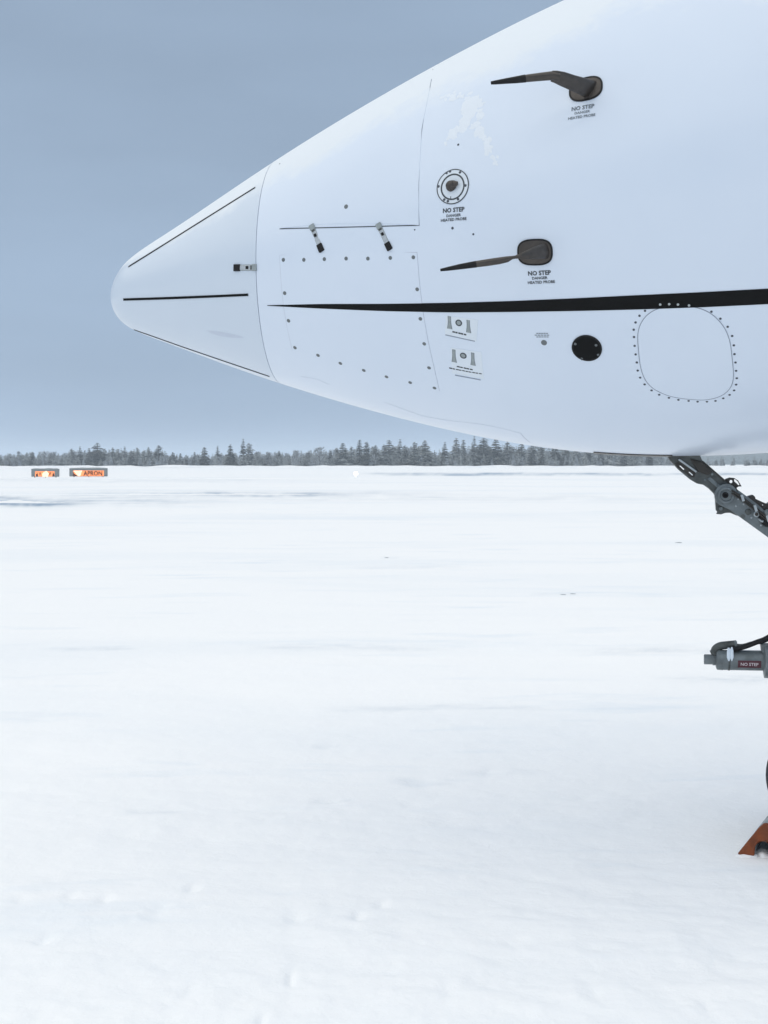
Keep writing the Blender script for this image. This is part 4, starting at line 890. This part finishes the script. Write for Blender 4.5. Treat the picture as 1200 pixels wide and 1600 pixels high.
TREES = [  # picture column, picture row of the tip, kind, pale?, label
    (0, 712, 'spruce', 1), (12, 713, 'slim', 0), (29, 705.5, 'broad', 1), (51, 707, 'spruce', 1), (70, 703, 'birch', 1), (84, 704, 'birch', 1), (97, 712, 'pine', 1), (112, 701.5, 'spruce', 1), (125, 699, 'slim', 0), (139, 700.5, 'spruce', 1), (152, 692.5, 'broad', 0),
    (176, 700, 'spruce', 1), (185, 702, 'spruce', 1), (195, 699, 'slim', 0), (205, 705, 'pine', 1), (214, 700, 'slim', 0), (232, 699, 'spruce', 1), (248, 696, 'broad', 0), (270, 707, 'spruce', 1), (282, 709, 'spruce', 0), (293, 714, 'pine', 1), (304, 707, 'slim', 0),
    (319, 699, 'spruce', 0), (340, 698, 'slim', 0), (360, 695, 'spruce', 0), (380, 687, 'slim', 0), (389, 692.5, 'spruce', 0), (404, 706, 'pine', 1), (420, 705, 'birch', 1), (436, 705, 'pine', 1), (449, 707, 'birch', 1), (464, 701, 'birch', 1), (481, 705, 'birch', 1), (499, 696, 'birch', 1), (515, 704, 'pine', 0),
    (527, 702, 'spruce', 0), (536, 692.5, 'spruce', 1), (549, 698, 'spruce', 1), (562, 687.5, 'slim', 0), (573, 690.5, 'spruce', 0), (587, 696, 'spruce', 1), (600, 695, 'spruce', 1), (608, 687.5, 'spruce', 0), (625, 687.5, 'slim', 1), (633, 696, 'spruce', 0), (648, 690.5, 'spruce', 0), (664, 688.5, 'broad', 0), (679, 705, 'slim', 1), (695, 692, 'slim', 0),
    (713, 685, 'spruce', 1), (724, 687.5, 'slim', 0), (741, 683, 'slim', 1), (756, 685, 'broad', 0), (775, 686, 'spruce', 0), (793, 690, 'spruce', 1), (815, 691, 'spruce', 0), (831, 694, 'pine', 0), (847, 692, 'slim', 0), (868, 694, 'broad', 0), (884, 695, 'spruce', 0),
    (902, 699, 'spruce', 1), (920, 697, 'pine', 0), (938, 699, 'spruce', 1), (956, 698, 'broad', 1), (975, 700, 'pine', 1), (995, 702, 'spruce', 1), (1014, 704, 'pine', 0), (1032, 706, 'spruce', 1)]
SPECIAL = {152: 'tallest broad frosted spruce, rising behind the sign reading APRON', 380: 'tallest narrow spruce left of the low bare thicket', 389: 'dark spruce close beside the tallest narrow one', 12: 'slim dark spruce second from the left edge', 0: 'pale spruce cut by the left edge',
           29: 'broad rimed spruce left of the smaller sign', 51: 'pale spruce rising above the left end of the smaller sign', 70: 'bare rimed birch behind the smaller sign', 84: 'bare rimed birch above the right end of the smaller sign', 97: 'low rounded pine in the gap between the two signs', 214: 'thin pointed dark spruce between two pale clumps', 248: 'broad dark spruce left of the low gap in the wood',
           562: 'slender pointed spruce above the small white edge light', 741: 'tall slender tip just before the aircraft belly hides the wood', 679: 'shortest slim spruce in the dense middle of the wood', 304: 'lone slim dark spruce in the low gap', 695: 'dark slim spruce standing clear in the low dip before the belly'}
WORD = {'spruce': 'pointed spruce', 'slim': 'slim spruce', 'broad': 'broad spruce', 'pine': 'rounded pine', 'birch': 'bare birch'}
def zone(px): return 'at the left, beyond the two signs' if px < 300 else 'left of the edge light' if px < 556 else 'between the edge light and the aircraft belly' if px < 760 else 'partly hidden behind the aircraft belly'
tr = random.Random(3)
TLAB = {}; _cl = {}
for px, py, kn, pale in TREES:
    if px not in SPECIAL: _cl.setdefault((f"{'pale rimed' if pale else 'dark frosted'} {WORD[kn]}", zone(px)), []).append(px)
ORD = ['leftmost', 'second', 'third', 'fourth', 'fifth', 'sixth', 'seventh', 'eighth', 'ninth']
PLUR = {'pine': 'pines', 'spruce': 'spruces', 'birch': 'birches'}
for (w_, z_), l_ in _cl.items():
    for i, px in enumerate(sorted(l_)):
        if len(l_) == 1: TLAB[px] = f'{w_} {z_}'
        else:
            pw = w_.rsplit(' ', 1); TLAB[px] = f"{ORD[i]}{'' if i == 0 else ' from left'} of {pw[0]} {PLUR[pw[1]]} {z_}"
for px, py, kn, pale in TREES:
    d = 470 + tr.uniform(-14, 30); hgt = CAM_H + (HORIZON - py) / F_PX * d + 0.9
    me = tr.choice(MEK[kn]); s = hgt / 8.0; o = empty({'pine': 'pine_tree', 'birch': 'birch_tree'}.get(kn, 'spruce_tree'), ((px - 600) / F_PX * d, d, -0.6))
    sx = s * tr.uniform(1.5, 2.4); o.scale = (sx, sx, s); o.rotation_euler = (0, 0, tr.uniform(0, 6.28))
    for nm, m_ in (('trunk', me[0]), ('crown', me[2] if pale else me[1])):
        c = bpy.data.objects.new(nm, m_); COL.objects.link(c); c.parent = o
    tag(o, SPECIAL.get(px) or TLAB[px], 'tree', 'trees along the edge of the wood')
# the rest of the wood: one mass of small trees and thicket, nobody could count it
wv, wf, wm = [], [], []
def add_tree(kn, x, y, s, sx, mi):
    (tv, tf), (bv, bf) = tr.choice(KINDS[kn]); a = tr.uniform(0, 6.28); ca, sa = math.cos(a), math.sin(a); b = len(wv)
    wv.extend([((p[0] * ca - p[1] * sa) * sx + x, (p[0] * sa + p[1] * ca) * sx + y, p[2] * s - 0.5) for p in bv]); wf.extend([tuple(b + i for i in f) for f in bf]); wm.extend([mi] * len(bf))
for i in range(1250):
    px = tr.uniform(-700, 1050) if i < 1080 else tr.uniform(1050, 2100); d = tr.uniform(500, 590)
    lim = float(np.interp(px, [-100, 0, 150, 250, 290, 380, 420, 500, 540, 660, 680, 740, 900, 1000, 1040, 1100], [708, 712, 704, 706, 714, 708, 709, 706, 701, 699, 706, 698, 700, 704, 710, 716]))
    h = CAM_H + (HORIZON - lim - tr.uniform(-4.5, 5)) / F_PX * d; h = max(h, 2.0) + 0.5
    kn = tr.choice(['spruce', 'spruce', 'slim', 'pine', 'birch', 'broad'])
    add_tree(kn, (px - 600) / F_PX * d, d, h / 8, h / 8 * tr.uniform(1.0, 2.2), 1 if kn == 'birch' else 0 if tr.random() < 0.5 else 2)
for i in range(900):     # thicket at the foot of the trees
    px = tr.uniform(-300, 1060); d = tr.uniform(458, 505); add_tree(tr.choice(['birch', 'pine', 'spruce', 'broad']), (px - 600) / F_PX * d, d, tr.uniform(2.0, 4.4) / 8 + 0.06, tr.uniform(0.45, 0.8), tr.choice((0, 1, 2)))
forest = mk('forest', wv, wf, None, mats=[M['needles'], M['twigs'], M['needles_pale']], fm=wm)
tag(forest, 'hazy mass of rimed trees and thicket along the horizon', 'forest', kind='stuff')

# ------------------------------------------------------------------ winter haze
bx = 3200
hz = mk('haze', [(x, y, z) for x in (-bx, bx) for y in (-bx, bx) for z in (-1.5, 24)], [(0, 1, 3, 2), (4, 6, 7, 5), (0, 4, 5, 1), (2, 3, 7, 6), (0, 2, 6, 4), (1, 5, 7, 3)], None, mats=[])
fix_normals(hz); hm = bpy.data.materials.new('haze'); hm.use_nodes = True; ht = hm.node_tree; ht.nodes.clear()
ho = ht.nodes.new('ShaderNodeOutputMaterial'); hv_ = ht.nodes.new('ShaderNodeVolumePrincipled')
hv_.inputs['Color'].default_value = (0.80, 0.90, 1.0, 1); hv_.inputs['Density'].default_value = 0.00042; hv_.inputs['Anisotropy'].default_value = 0.0
ht.links.new(hv_.outputs[0], ho.inputs['Volume']); hz.data.materials.append(hm)
tag(hz, 'thin cold haze over the airfield', 'haze', kind='stuff')
scene.cycles.volume_bounces = 1
